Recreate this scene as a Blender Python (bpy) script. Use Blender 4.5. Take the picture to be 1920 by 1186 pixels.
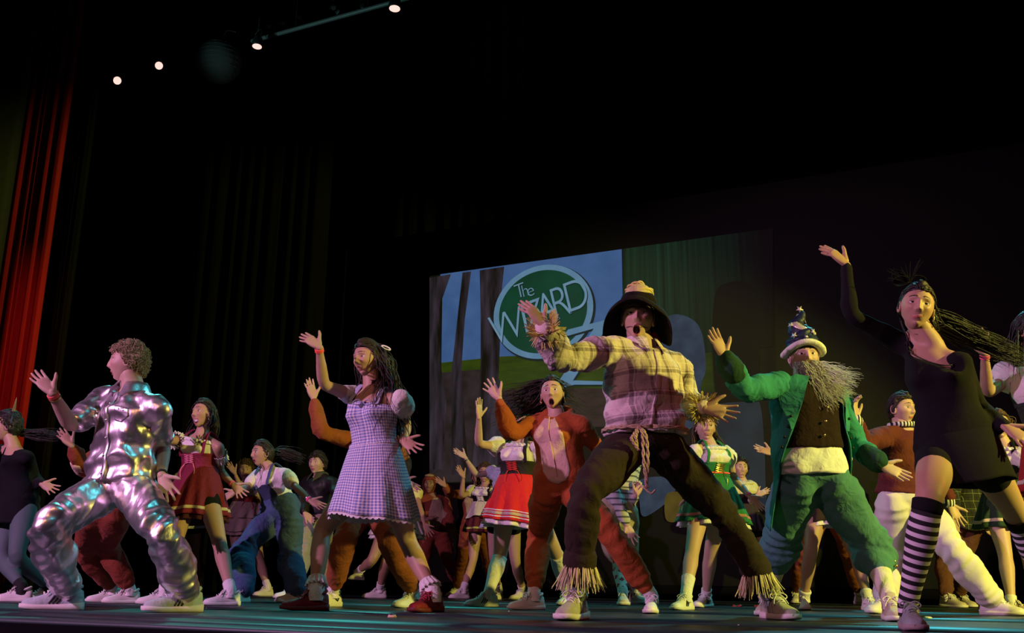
import bpy, math, random
import numpy as np
from mathutils import Vector, Matrix
from mathutils.bvhtree import BVHTree

for o in list(bpy.data.objects):
    bpy.data.objects.remove(o)
COL = bpy.context.scene.collection
SC = bpy.context.scene
pi = math.pi

# ---------------------------------------------------------------- camera
# world axes: x = to the right, y = away from the place the photographer stands, z = up; stage deck at z = 0
FPX = 1867.0
CAMZ = 0.165
PITCH = math.atan((1092 - 593) / FPX)
ROLL = 0.014
_f = np.array([0, math.cos(PITCH), math.sin(PITCH)])
_u0 = np.array([0, -math.sin(PITCH), math.cos(PITCH)])
_r0 = np.array([1.0, 0, 0])
CR = _r0 * math.cos(ROLL) + _u0 * math.sin(ROLL)
CU = _u0 * math.cos(ROLL) - _r0 * math.sin(ROLL)
CF = _f
CP = np.array([0, 0, CAMZ])
cam_d = bpy.data.cameras.new('camera')
cam_d.lens = 35.0 * FPX / 1866.667
cam_d.sensor_width = 36
cam_d.clip_start = 0.05
cam_d.clip_end = 200
cam = bpy.data.objects.new('camera', cam_d)
COL.objects.link(cam)
M = Matrix(((CR[0], CU[0], -CF[0], CP[0]), (CR[1], CU[1], -CF[1], CP[1]), (CR[2], CU[2], -CF[2], CP[2]), (0, 0, 0, 1)))
cam.matrix_world = M
SC.camera = cam
SC.view_settings.view_transform = 'Standard'
SC.view_settings.look = 'None'
SC.view_settings.gamma = 1
SC.view_settings.use_curve_mapping = False
SC.view_settings.exposure = 0.0

# ---------------------------------------------------------------- world: a dark theatre
w = bpy.data.worlds.new('dark_house')
SC.world = w
w.use_nodes = True
w.node_tree.nodes['Background'].inputs[0].default_value = (0.6, 0.75, 0.8, 1)
w.node_tree.nodes['Background'].inputs[1].default_value = 0.0012

# ---------------------------------------------------------------- stage lights
def spot(name, loc, aim, col, power, angle=60, blend=0.25, rad=0.06):
    d = bpy.data.lights.new(name, 'SPOT')
    d.energy = power
    d.color = col
    d.spot_size = math.radians(angle)
    d.spot_blend = blend
    d.shadow_soft_size = rad
    o = bpy.data.objects.new(name, d)
    COL.objects.link(o)
    o.location = loc
    o.rotation_euler = (Vector(aim) - Vector(loc)).to_track_quat('-Z', 'Y').to_euler()
    return o

LAV = (1.0, 0.46, 0.95)
YEL = (1.0, 0.90, 0.15)
CYA = (0.10, 0.80, 0.95)
GRN = (0.12, 1.0, 0.45)
# front of house, high on the left-hand side
spot('front_spot_lavender', (-6.6, 1.4, 3.6), (-0.6, 6.2, 0.9), LAV, 1750, 60, 0.5, 0.06)
spot('front_spot_rose', (-4.2, -0.6, 4.2), (1.6, 5.2, 0.9), (1.0, 0.36, 0.46), 400, 38, 0.6, 0.06)
# front of house, on the right-hand side
spot('front_spot_lemon', (7.0, 2.4, 3.1), (0.5, 9.0, 0.5), YEL, 2600, 57, 0.3, 0.035)
# over the stage, behind the dancers
spot('back_spot_cyan', (4.2, 9.8, 5.4), (-0.6, 5.6, 0.9), CYA, 640, 72, 0.4, 0.08)
spot('back_spot_teal', (-3.8, 10.4, 5.2), (-1.6, 6.0, 0.8), (0.08, 0.80, 0.72), 420, 70, 0.4, 0.08)
spot('front_spot_amber', (-2.6, -0.4, 4.4), (-1.6, 5.6, 0.8), (1.0, 0.42, 0.16), 170, 30, 0.7, 0.06)
spot('side_spot_cyan', (0.6, 3.0, 5.4), (-1.9, 5.5, 0.2), CYA, 130, 20, 0.7, 0.06)
spot('side_spot_green', (5.2, 3.6, 4.8), (1.9, 5.8, 0.5), GRN, 230, 24, 0.7, 0.06)
spot('side_spot_red', (6.5, 5.6, 2.6), (1.9, 4.6, 1.0), (1.0, 0.10, 0.05), 120, 34, 0.6, 0.06)
spot('curtain_spot_red', (-3.2, 4.0, 3.6), (-4.9, 10.0, 2.3), (1.0, 0.16, 0.14), 420, 26, 1.0, 0.10)
spot('pipe_spot_teal', (-4.6, 8.0, 4.2), (-2.2, 9.9, 6.2), (0.45, 0.9, 0.85), 110, 46, 0.8, 0.06)  # added fill with no visible fixture, brightens the grey lighting pipe from below

# ---------------------------------------------------------------- pixel <-> point helpers (photo frame 1920 x 1186)
def U(px, py, d):
    v = CR * ((px - 960) / FPX) + CU * ((593 - py) / FPX) + CF
    return CP + v * (d / v[1])

def UZ(px, d, z):
    """point at image column px, distance d, height z"""
    xc = (px - 960) / FPX
    a = CR * xc + CF
    k = d / (z - CAMZ) if abs(z - CAMZ) > 1e-9 else 1e9
    # k*(a2 + CU2*yc) = (a1 + CU1*yc)
    yc = (a[1] - k * a[2]) / (k * CU[2] - CU[1])
    v = a + CU * yc
    return CP + v * (d / v[1])

def ground_d(px, py):
    v = CR * ((px - 960) / FPX) + CU * ((593 - py) / FPX) + CF
    if v[2] > -1e-4:
        return 99
    return v[1] * (-CAMZ / v[2])

def proj(p):
    q = np.asarray(p) - CP
    return 960 + FPX * q.dot(CR) / q.dot(CF), 593 - FPX * q.dot(CU) / q.dot(CF)

YAW = math.radians(26)
SX = np.array([math.cos(YAW), -math.sin(YAW), 0])
SY = np.array([math.sin(YAW), math.cos(YAW), 0])
def ST(X, Y, Z=0.0):
    return SX * X + SY * Y + np.array([0, 0, Z])
def plane_hit(px, py, Y):
    """where the ray through a pixel meets the stage plane at depth Y; returns stage coords (X, Z)"""
    v = CR * ((px - 960) / FPX) + CU * ((593 - py) / FPX) + CF
    t = Y / v.dot(SY)
    p = CP + v * t
    return p.dot(SX), p[2]

# ---------------------------------------------------------------- materials
MATS = {}
class NT:
    def __init__(s, name):
        s.m = bpy.data.materials.new(name)
        s.m.use_nodes = True
        s.t = s.m.node_tree
        s.b = s.t.nodes['Principled BSDF']
    def n(s, kind, **kw):
        x = s.t.nodes.new(kind)
        for k, v in kw.items():
            setattr(x, k, v)
        return x
    def l(s, a, b):
        s.t.links.new(a, b)
    def math(s, op, a, b=None, c=None):
        x = s.n('ShaderNodeMath', operation=op)
        for i, q in enumerate((a, b, c)):
            if q is None:
                continue
            if isinstance(q, (int, float)):
                x.inputs[i].default_value = q
            else:
                s.l(q, x.inputs[i])
        return x.outputs[0]
    def mix(s, fac, a, b):
        x = s.n('ShaderNodeMix', data_type='RGBA')
        for i, q in ((0, fac), (6, a), (7, b)):
            if isinstance(q, (int, float)):
                x.inputs[i].default_value = q
            elif isinstance(q, tuple):
                x.inputs[i].default_value = (*q, 1) if len(q) == 3 else q
            else:
                s.l(q, x.inputs[i])
        return x.outputs[2]
    def obj(s):
        tc = s.n('ShaderNodeTexCoord')
        sp = s.n('ShaderNodeSeparateXYZ')
        s.l(tc.outputs['Object'], sp.inputs[0])
        return tc.outputs['Object'], sp.outputs
    def uv(s):
        tc = s.n('ShaderNodeTexCoord')
        sp = s.n('ShaderNodeSeparateXYZ')
        s.l(tc.outputs['UV'], sp.inputs[0])
        return tc.outputs['UV'], sp.outputs
    def bump(s, scale, strength, dist=0.01, stretch=None):
        tc = s.n('ShaderNodeTexCoord')
        nz = s.n('ShaderNodeTexNoise')
        nz.inputs['Scale'].default_value = scale
        nz.inputs['Detail'].default_value = 4
        if stretch:
            mp = s.n('ShaderNodeMapping')
            mp.inputs['Scale'].default_value = stretch
            s.l(tc.outputs['Object'], mp.inputs[0])
            s.l(mp.outputs[0], nz.inputs[0])
        else:
            s.l(tc.outputs['Object'], nz.inputs[0])
        bp = s.n('ShaderNodeBump')
        bp.inputs['Strength'].default_value = strength
        bp.inputs['Distance'].default_value = dist
        s.l(nz.outputs[0], bp.inputs['Height'])
        s.l(bp.outputs[0], s.b.inputs['Normal'])

def _wrinkle(s, k):
    """soft creases under the fine weave"""
    tc = s.n('ShaderNodeTexCoord')
    nz = s.n('ShaderNodeTexNoise')
    nz.inputs['Scale'].default_value = 11.0
    nz.inputs['Detail'].default_value = 2.5
    nz.inputs['Distortion'].default_value = 1.6
    s.l(tc.outputs['Object'], nz.inputs[0])
    bp = s.n('ShaderNodeBump')
    bp.inputs['Strength'].default_value = k
    bp.inputs['Distance'].default_value = 0.05
    s.l(nz.outputs[0], bp.inputs['Height'])
    old = s.b.inputs['Normal'].links
    if old:
        src = old[0].from_node
        s.l(bp.outputs[0], src.inputs['Normal'])
    else:
        s.l(bp.outputs[0], s.b.inputs['Normal'])
NT.wrinkle = _wrinkle

def fab(name, col, rough=0.85, bump=(60, 0.3), var=0.18, metal=0.0, sheen=0.0, spec=0.3, wr=0.0):
    if name in MATS:
        return MATS[name]
    t = NT(name)
    tc = t.n('ShaderNodeTexCoord')
    nz = t.n('ShaderNodeTexNoise')
    nz.inputs['Scale'].default_value = 14
    nz.inputs['Detail'].default_value = 5
    t.l(tc.outputs['Object'], nz.inputs[0])
    c2 = tuple(max(0, c * (1 - var)) for c in col)
    c3 = tuple(min(1, c * (1 + var)) for c in col)
    t.l(t.mix(nz.outputs[0], c2, c3), t.b.inputs['Base Color'])
    t.b.inputs['Roughness'].default_value = rough
    t.b.inputs['Metallic'].default_value = metal
    t.b.inputs['Specular IOR Level'].default_value = spec
    if sheen:
        t.b.inputs['Sheen Weight'].default_value = sheen
        t.b.inputs['Sheen Roughness'].default_value = 0.4
        t.b.inputs['Sheen Tint'].default_value = (*[min(1, c * 1.6 + .1) for c in col], 1)
    if bump:
        t.bump(bump[0], bump[1], 0.004)
        if wr or bump[1] >= 0.38:
            t.wrinkle(wr or 0.25)
    MATS[name] = t.m
    return t.m

def glow(name, col, strength):
    if name in MATS:
        return MATS[name]
    t = NT(name)
    t.b.inputs['Base Color'].default_value = (*[c * 0.3 for c in col], 1)
    t.b.inputs['Emission Color'].default_value = (*col, 1)
    t.b.inputs['Emission Strength'].default_value = strength
    t.b.inputs['Roughness'].default_value = 0.9
    MATS[name] = t.m
    return t.m

def skin_mat():
    if 'skin' in MATS:
        return MATS['skin']
    t = NT('skin')
    a = t.n('ShaderNodeAttribute', attribute_name='Col')
    t.l(a.outputs['Color'], t.b.inputs['Base Color'])
    t.b.inputs['Roughness'].default_value = 0.5
    t.b.inputs['Specular IOR Level'].default_value = 0.35
    t.b.inputs['Subsurface Weight'].default_value = 0.06
    t.b.inputs['Subsurface Radius'].default_value = (0.02, 0.008, 0.004)
    t.b.inputs['Subsurface Scale'].default_value = 0.4
    MATS['skin'] = t.m
    return t.m

def check_mat(name, c_lo, c_hi, period, duty=0.5):
    """gingham: two crossing stripe sets on the UV grid (metres)"""
    t = NT(name)
    _, o = t.uv()
    a = t.math('LESS_THAN', t.math('FRACT', t.math('DIVIDE', o[0], period)), duty)
    b = t.math('LESS_THAN', t.math('FRACT', t.math('DIVIDE', o[1], period)), duty)
    s = t.math('MULTIPLY', t.math('ADD', a, b), 0.5)
    t.l(t.mix(s, c_hi, c_lo), t.b.inputs['Base Color'])
    t.b.inputs['Roughness'].default_value = 0.85
    t.bump(40, 0.3, 0.004)
    t.wrinkle(0.25)
    return t.m

def plaid_mat(name, base, dark, light, period, ang=0.0):
    """woven plaid on local x / z, planar like a cut length of cloth"""
    t = NT(name)
    _, o = t.obj()
    ca, sa = math.cos(ang), math.sin(ang)
    h = t.math('ADD', t.math('MULTIPLY', o[0], ca), t.math('MULTIPLY', o[2], sa))
    h = t.math('ADD', h, t.math('MULTIPLY', o[1], 0.6))
    v = t.math('SUBTRACT', t.math('MULTIPLY', o[2], ca), t.math('MULTIPLY', o[0], sa))
    def band(x, lo, hi):
        f = t.math('FRACT', t.math('DIVIDE', t.math('ADD', x, 50.0), period))
        return t.math('MULTIPLY', t.math('GREATER_THAN', f, lo), t.math('LESS_THAN', f, hi))
    d = t.math('MULTIPLY', t.math('ADD', band(h, 0.1, 0.26), band(v, 0.1, 0.26)), 0.55)
    d2 = t.math('MULTIPLY', t.math('ADD', band(h, 0.33, 0.38), band(v, 0.33, 0.38)), 0.35)
    wl = t.math('MULTIPLY', t.math('ADD', band(h, 0.70, 0.745), band(v, 0.70, 0.745)), 0.5)
    c = t.mix(t.math('MINIMUM', t.math('ADD', d, d2), 0.9), base, dark)
    c = t.mix(wl, c, light)
    t.l(c, t.b.inputs['Base Color'])
    t.b.inputs['Roughness'].default_value = 0.9
    t.bump(45, 0.35, 0.005)
    t.wrinkle(0.3)
    return t.m

def stripe_mat(name, a, b, period, axis=1, duty=0.5, use_uv=True):
    t = NT(name)
    _, o = t.uv() if use_uv else t.obj()
    f = t.math('LESS_THAN', t.math('FRACT', t.math('DIVIDE', t.math('ADD', o[axis], 20.0), period)), duty)
    t.l(t.mix(f, a, b), t.b.inputs['Base Color'])
    t.b.inputs['Roughness'].default_value = 0.85
    return t.m

def foil_mat():
    t = NT('silver_foil_cloth')
    t.b.inputs['Base Color'].default_value = (0.92, 0.86, 0.88, 1)
    t.b.inputs['Metallic'].default_value = 1.0
    t.b.inputs['Roughness'].default_value = 0.36
    t.bump(20, 0.35, 0.012, (1.0, 1.0, 0.45))
    return t.m

# ---------------------------------------------------------------- mesh building
class MB:
    """collects pieces (verts, faces, colour, uv) of ONE mesh"""
    def __init__(s):
        s.v, s.f, s.c, s.uvs, s.n, s.mi = [], [], [], [], 0, []
    def add(s, v, f, col=None, uv=None, mi=0):
        v = np.asarray(v, float).reshape(-1, 3)
        s.v.append(v)
        s.f.extend([tuple(int(i) + s.n for i in q) for q in f])
        s.mi.extend([mi] * len(f))
        if col is not None:
            c = np.asarray(col, float)
            if c.ndim == 1:
                c = np.tile(c, (len(v), 1))
            s.c.append(c)
        else:
            s.c.append(np.full((len(v), 3), 0.5))
        s.uvs.append(np.zeros((len(v), 2)) if uv is None else np.asarray(uv, float))
        s.n += len(v)
        return s
    def verts(s):
        return np.concatenate(s.v) if s.v else np.zeros((0, 3))
    def mesh(s, name, col=False, uv=False, smooth=True):
        V = s.verts()
        me = bpy.data.meshes.new(name)
        F = s.f
        me.vertices.add(len(V))
        me.vertices.foreach_set('co', V.ravel())
        ln = np.array([len(q) for q in F], dtype=np.int32)
        li = np.fromiter((i for q in F for i in q), dtype=np.int32, count=int(ln.sum()))
        me.loops.add(len(li))
        me.loops.foreach_set('vertex_index', li)
        me.polygons.add(len(F))
        st = np.concatenate(([0], np.cumsum(ln)[:-1])).astype(np.int32) if len(ln) else ln
        me.polygons.foreach_set('loop_start', st)
        me.polygons.foreach_set('loop_total', ln)
        me.polygons.foreach_set('material_index', np.array(s.mi, dtype=np.int32))
        me.update(calc_edges=True)
        me.validate()
        if smooth:
            me.polygons.foreach_set('use_smooth', np.ones(len(me.polygons), dtype=bool))
        if col:
            C = np.concatenate(s.c)
            a = me.color_attributes.new('Col', 'FLOAT_COLOR', 'POINT')
            a.data.foreach_set('color', np.column_stack([C, np.ones(len(C))]).astype(np.float32).ravel())
        if uv:
            UVs = np.concatenate(s.uvs)
            lay = me.uv_layers.new(name='UVMap')
            li2 = np.empty(len(me.loops), dtype=np.int32)
            me.loops.foreach_get('vertex_index', li2)
            lay.data.foreach_set('uv', UVs[li2].astype(np.float32).ravel())
        return me
    def build(s, name, mat, parent=None, col=False, uv=False, smooth=True, loc=None, rotz=0.0):
        me = s.mesh(name, col, uv, smooth)
        for m in (mat if isinstance(mat, (list, tuple)) else [mat]):
            me.materials.append(m)
        o = bpy.data.objects.new(name, me)
        COL.objects.link(o)
        if parent is not None:
            o.parent = parent
        if loc is not None:
            o.location = loc
        if rotz:
            o.rotation_euler = (0, 0, rotz)
        return o

def tag(o, label=None, cat=None, group=None, kind=None):
    if label: o['label'] = label
    if cat: o['category'] = cat
    if group: o['group'] = group
    if kind: o['kind'] = kind
    return o
def empty(name, loc=(0, 0, 0), rotz=0.0, parent=None):
    o = bpy.data.objects.new(name, None)
    o.empty_display_size = 0.1
    COL.objects.link(o)
    o.location = loc
    o.rotation_euler = (0, 0, rotz)
    if parent is not None:
        o.parent = parent
    return o

def nrm(v):
    v = np.asarray(v, float)
    return v / (np.linalg.norm(v) + 1e-12)

def loft(rings, cap=True, closed=True):
    """rings: (k, n, 3)"""
    R = np.asarray(rings, float)
    k, n, _ = R.shape
    v = R.reshape(-1, 3)
    f = []
    m = n if closed else n - 1
    for i in range(k - 1):
        a = i * n
        for j in range(m):
            j2 = (j + 1) % n
            f.append((a + j, a + j2, a + n + j2, a + n + j))
    if cap and closed:
        f.append(tuple(range(n - 1, -1, -1)))
        f.append(tuple((k - 1) * n + j for j in range(n)))
    return v, f

def frames(path, side):
    """tangent / side / normal along a path; the side vector is carried along"""
    P = np.asarray(path, float)
    T = np.gradient(P, axis=0)
    T /= np.linalg.norm(T, axis=1)[:, None] + 1e-12
    S = np.zeros_like(P)
    s = np.asarray(side, float)
    for i in range(len(P)):
        s = s - T[i] * s.dot(T[i])
        if np.linalg.norm(s) < 1e-5:
            s = np.cross(T[i], [0.3, 0.5, 0.8])
        s = nrm(s)
        S[i] = s
    N = np.cross(T, S)
    return T, S, N

def tube_rings(path, ra, rb=None, side=(1, 0.01, 0), n=12, caps=True):
    P = np.asarray(path, float)
    ra = np.broadcast_to(np.asarray(ra, float), (len(P),)).copy()
    rb = ra.copy() if rb is None else np.broadcast_to(np.asarray(rb, float), (len(P),)).copy()
    T, S, N = frames(P, side)
    if caps:
        a0, a1 = min(ra[0], rb[0]), min(ra[-1], rb[-1])
        P = np.vstack([P[0] - T[0] * a0 * 0.95, P[0] - T[0] * a0 * 0.7, P, P[-1] + T[-1] * a1 * 0.7, P[-1] + T[-1] * a1 * 0.95])
        ra = np.concatenate([[ra[0] * .3, ra[0] * .72], ra, [ra[-1] * .72, ra[-1] * .3]])
        rb = np.concatenate([[rb[0] * .3, rb[0] * .72], rb, [rb[-1] * .72, rb[-1] * .3]])
        S = np.vstack([S[:1], S[:1], S, S[-1:], S[-1:]])
        N = np.vstack([N[:1], N[:1], N, N[-1:], N[-1:]])
    a = np.linspace(0, 2 * pi, n, endpoint=False)
    return P[:, None, :] + S[:, None, :] * (np.cos(a)[None, :, None] * ra[:, None, None]) + N[:, None, :] * (np.sin(a)[None, :, None] * rb[:, None, None])

def tube(path, ra, rb=None, side=(1, 0.01, 0), n=12, caps=True):
    return loft(tube_rings(path, ra, rb, side, n, caps))

def spline(pts, k=24):
    """Catmull-Rom through points"""
    P = np.asarray(pts, float)
    P = np.vstack([2 * P[0] - P[1], P, 2 * P[-1] - P[-2]])
    m = len(P) - 3
    u = np.linspace(0, m, k)
    i = np.minimum(u.astype(int), m - 1)
    t = (u - i)[:, None]
    a, b, c, d = P[i], P[i + 1], P[i + 2], P[i + 3]
    return 0.5 * (2 * b + (c - a) * t + (2 * a - 5 * b + 4 * c - d) * t ** 2 + (3 * b - 3 * c + d - a) * t ** 3)

def box(sx, sy, sz, c=(0, 0, 0)):
    x, y, z = sx / 2, sy / 2, sz / 2
    v = np.array([(-x, -y, -z), (x, -y, -z), (x, y, -z), (-x, y, -z), (-x, -y, z), (x, -y, z), (x, y, z), (-x, y, z)]) + np.asarray(c)
    return v, [(0, 3, 2, 1), (4, 5, 6, 7), (0, 1, 5, 4), (1, 2, 6, 5), (2, 3, 7, 6), (3, 0, 4, 7)]

def lathe(profile, n=24, axis_pts=None):
    """profile: (r, z) list -> open revolved surface"""
    a = np.linspace(0, 2 * pi, n, endpoint=False)
    R = np.array([[(r * math.cos(t), r * math.sin(t), z) for t in a] for r, z in profile])
    return loft(R, cap=False)

def qsphere(n):
    """sphere from a subdivided cube: unit verts, quads"""
    g = np.tan(np.linspace(-pi / 4, pi / 4, n + 1))
    vs, fs, key = [], [], {}
    def idx(p):
        k = tuple(np.round(p, 5))
        if k not in key:
            key[k] = len(vs)
            vs.append(p)
        return key[k]
    for ax in range(3):
        for sg in (-1, 1):
            I = np.empty((n + 1, n + 1), int)
            for i in range(n + 1):
                for j in range(n + 1):
                    p = np.empty(3)
                    p[ax] = sg
                    p[(ax + 1) % 3] = g[i]
                    p[(ax + 2) % 3] = g[j]
                    I[i, j] = idx(p)
            for i in range(n):
                for j in range(n):
                    q = (I[i, j], I[i + 1, j], I[i + 1, j + 1], I[i, j + 1])
                    fs.append(q if sg > 0 else q[::-1])
    V = np.array(vs)
    V /= np.linalg.norm(V, axis=1)[:, None]
    return V, fs
_QS = {}
def qs(n):
    if n not in _QS:
        _QS[n] = qsphere(n)
    return _QS[n]

TMP = bpy.data.objects.new('remesh_scratch', bpy.data.meshes.new('scratch'))
COL.objects.link(TMP)
_rm = TMP.modifiers.new('r', 'REMESH')
_rm.mode = 'VOXEL'
_sm = TMP.modifiers.new('s', 'SMOOTH')
def remesh(mb, voxel=0.014, smooth=5, fac=0.5):
    """one continuous skin around everything in mb: (verts, faces, normals)"""
    me = mb.mesh('scratch')
    old = TMP.data
    TMP.data = me
    bpy.data.meshes.remove(old)
    _rm.voxel_size = voxel
    _sm.iterations = smooth
    _sm.factor = fac
    bpy.context.view_layer.update()
    dg = bpy.context.evaluated_depsgraph_get()
    ev = TMP.evaluated_get(dg)
    m2 = ev.to_mesh()
    n = len(m2.vertices)
    V = np.empty(n * 3); m2.vertices.foreach_get('co', V)
    N = np.empty(n * 3); m2.vertices.foreach_get('normal', N)
    L = np.empty(len(m2.loops), dtype=np.int32); m2.loops.foreach_get('vertex_index', L)
    LT = np.empty(len(m2.polygons), dtype=np.int32); m2.polygons.foreach_get('loop_total', LT)
    ev.to_mesh_clear()
    V = V.reshape(-1, 3); N = N.reshape(-1, 3)
    F = []
    if len(LT) and (LT == 4).all():
        F = [tuple(q) for q in L.reshape(-1, 4).tolist()]
    else:
        p = 0
        for k in LT:
            F.append(tuple(L[p:p + k])); p += k
    return V, F, N

def folds(V, N, amp=0.006, freq=38.0, seed=0, aniso=(1, 1, 1)):
    """wrinkles: warped sines along the surface normal"""
    rs = np.random.RandomState(seed)
    X = V * np.asarray(aniso)
    W = X.copy()
    for i in range(3):
        k = rs.normal(size=(3, 3)) * freq * 0.28
        W += 0.035 * np.sin(X @ k + rs.rand(3) * 6.28)
    h = np.zeros(len(V))
    for i in range(6):
        k = nrm(rs.normal(size=3)) * freq * (0.6 + 0.35 * i)
        h += (1 - 2 * np.abs(np.sin(W @ k * 0.5 + rs.rand() * 6.28))) / (1 + 0.5 * i)
    return V + N * (amp * h / 2.2)[:, None]

def strands(paths, r0, r1, n=4, seed=0):
    """many tapering locks in one mesh. paths: (N, K, 3)"""
    P = np.asarray(paths, float)
    Nn, K, _ = P.shape
    T = np.gradient(P, axis=1)
    T /= np.linalg.norm(T, axis=2)[..., None] + 1e-9
    rs = np.random.RandomState(seed)
    ref = nrm(rs.normal(size=3))
    S = np.cross(T, ref); S /= np.linalg.norm(S, axis=2)[..., None] + 1e-9
    B = np.cross(T, S)
    rr = np.broadcast_to(np.asarray(r0, float).reshape(-1, 1), (Nn, 1))
    u = np.linspace(0, 1, K)[None, :]
    rad = rr * (1 - u) + r1 * u
    a = np.linspace(0, 2 * pi, n, endpoint=False)
    V = P[:, :, None, :] + S[:, :, None, :] * (np.cos(a)[None, None, :, None] * rad[:, :, None, None]) + B[:, :, None, :] * (np.sin(a)[None, None, :, None] * rad[:, :, None, None])
    base = []
    for i in range(K - 1):
        for j in range(n):
            j2 = (j + 1) % n
            base.append((i * n + j, i * n + j2, (i + 1) * n + j2, (i + 1) * n + j))
    base = np.array(base)
    F = (base[None] + (np.arange(Nn) * K * n)[:, None, None]).reshape(-1, 4)
    return V.reshape(-1, 3), [tuple(q) for q in F.tolist()]
# ================================================================ hands, heads, shoes
def rot_axis(v, ax, ang):
    ax = nrm(ax); c, s = math.cos(ang), math.sin(ang)
    v = np.asarray(v, float)
    return v * c + np.cross(ax, v) * s + ax * (ax.dot(v)) * (1 - c)

HANDS = {}
POSES = {  # bends per joint in degrees (towards the palm), spread factor, thumb outward factor
    'flat': ((-8, 6, 6), 0.9, 1.0), 'spread': ((-6, 10, 8), 2.0, 1.2), 'cup': ((14, 22, 16), 1.1, 1.0),
    'back': ((-24, 4, 4), 0.8, 1.15), 'relax': ((22, 30, 20), 0.7, 0.7), 'curl': ((45, 55, 35), 0.6, 0.6)}
def hand(pose, fine):
    key = (pose, fine)
    if key in HANDS:
        return HANDS[key]
    (b1, b2, b3), sp, th = POSES[pose]
    mb = MB()
    xs = np.array([-0.012, 0.0, 0.03, 0.06, 0.085, 0.098])
    hw = np.array([0.0235, 0.025, 0.035, 0.0405, 0.040, 0.034])
    ht = np.array([0.0185, 0.0175, 0.0175, 0.0155, 0.013, 0.010])
    path = np.column_stack([xs, np.zeros(6), np.zeros(6)])
    mb.add(*tube(path, hw, ht, side=(0, 1, 0), n=16))
    spec = [(0.090, -0.0295, 0.073, 0.0086, -7), (0.096, -0.0100, 0.081, 0.0088, -1), (0.092, 0.0095, 0.075, 0.0084, 5), (0.082, 0.0275, 0.059, 0.0076, 12)]
    for fi, (x, y, L, r, spd) in enumerate(spec):
        p = np.array([x - 0.012, y, 0.0])
        a = math.radians(spd * sp)
        d = np.array([math.cos(a), math.sin(a), 0])
        axb = np.array([-math.sin(a), math.cos(a), 0])
        pts = [p, p + d * 0.012]
        k = 1 + 0.12 * (fi - 1)
        for bend, fr in ((b1, 0.45), (b2, 0.31), (b3, 0.24)):
            d = rot_axis(d, axb, -math.radians(bend * k))
            pts.append(pts[-1] + d * L * fr)
        pp = spline(pts, 14)
        rr = np.interp(np.linspace(0, 1, 14), [0, .2, .45, .55, .75, .85, 1], [r * 1.1, r * 1.05, r * .93, r * 1.0, r * .88, r * .9, r * .72])
        mb.add(*tube(pp, rr, side=axb, n=10))
    p = np.array([0.012, -0.018, 0.004])
    d0 = nrm([0.80, -0.55 * th, 0.22])
    d1 = nrm([0.72, -0.70 * th, 0.20])
    d2 = nrm([0.85, -0.55 * th, 0.12])
    pts = [p, p + d0 * 0.038, p + d0 * 0.038 + d1 * 0.034, p + d0 * 0.038 + d1 * 0.034 + d2 * 0.030]
    mb.add(*tube(spline(pts, 14), np.interp(np.linspace(0, 1, 14), [0, .35, .6, .8, 1], [.016, .0135, .0108, .0105, .0075]), side=(0, 0, 1), n=10))
    V, F, N = remesh(mb, 0.0034 if fine else 0.0058, 3 if fine else 2, 0.4)
    HANDS[key] = (V, F)
    return V, F

def place_hand(pose, side, wrist, f, n, s, fine):
    V, F = hand(pose, fine)
    V = V * s
    if side == 'l':
        V = V * np.array([1, -1, 1]); F = [q[::-1] for q in F]
    f = nrm(f); n = np.asarray(n, float); n = nrm(n - f * n.dot(f)); y = np.cross(n, f)
    return wrist + V[:, :1] * f + V[:, 1:2] * y + V[:, 2:3] * n, F

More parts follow.
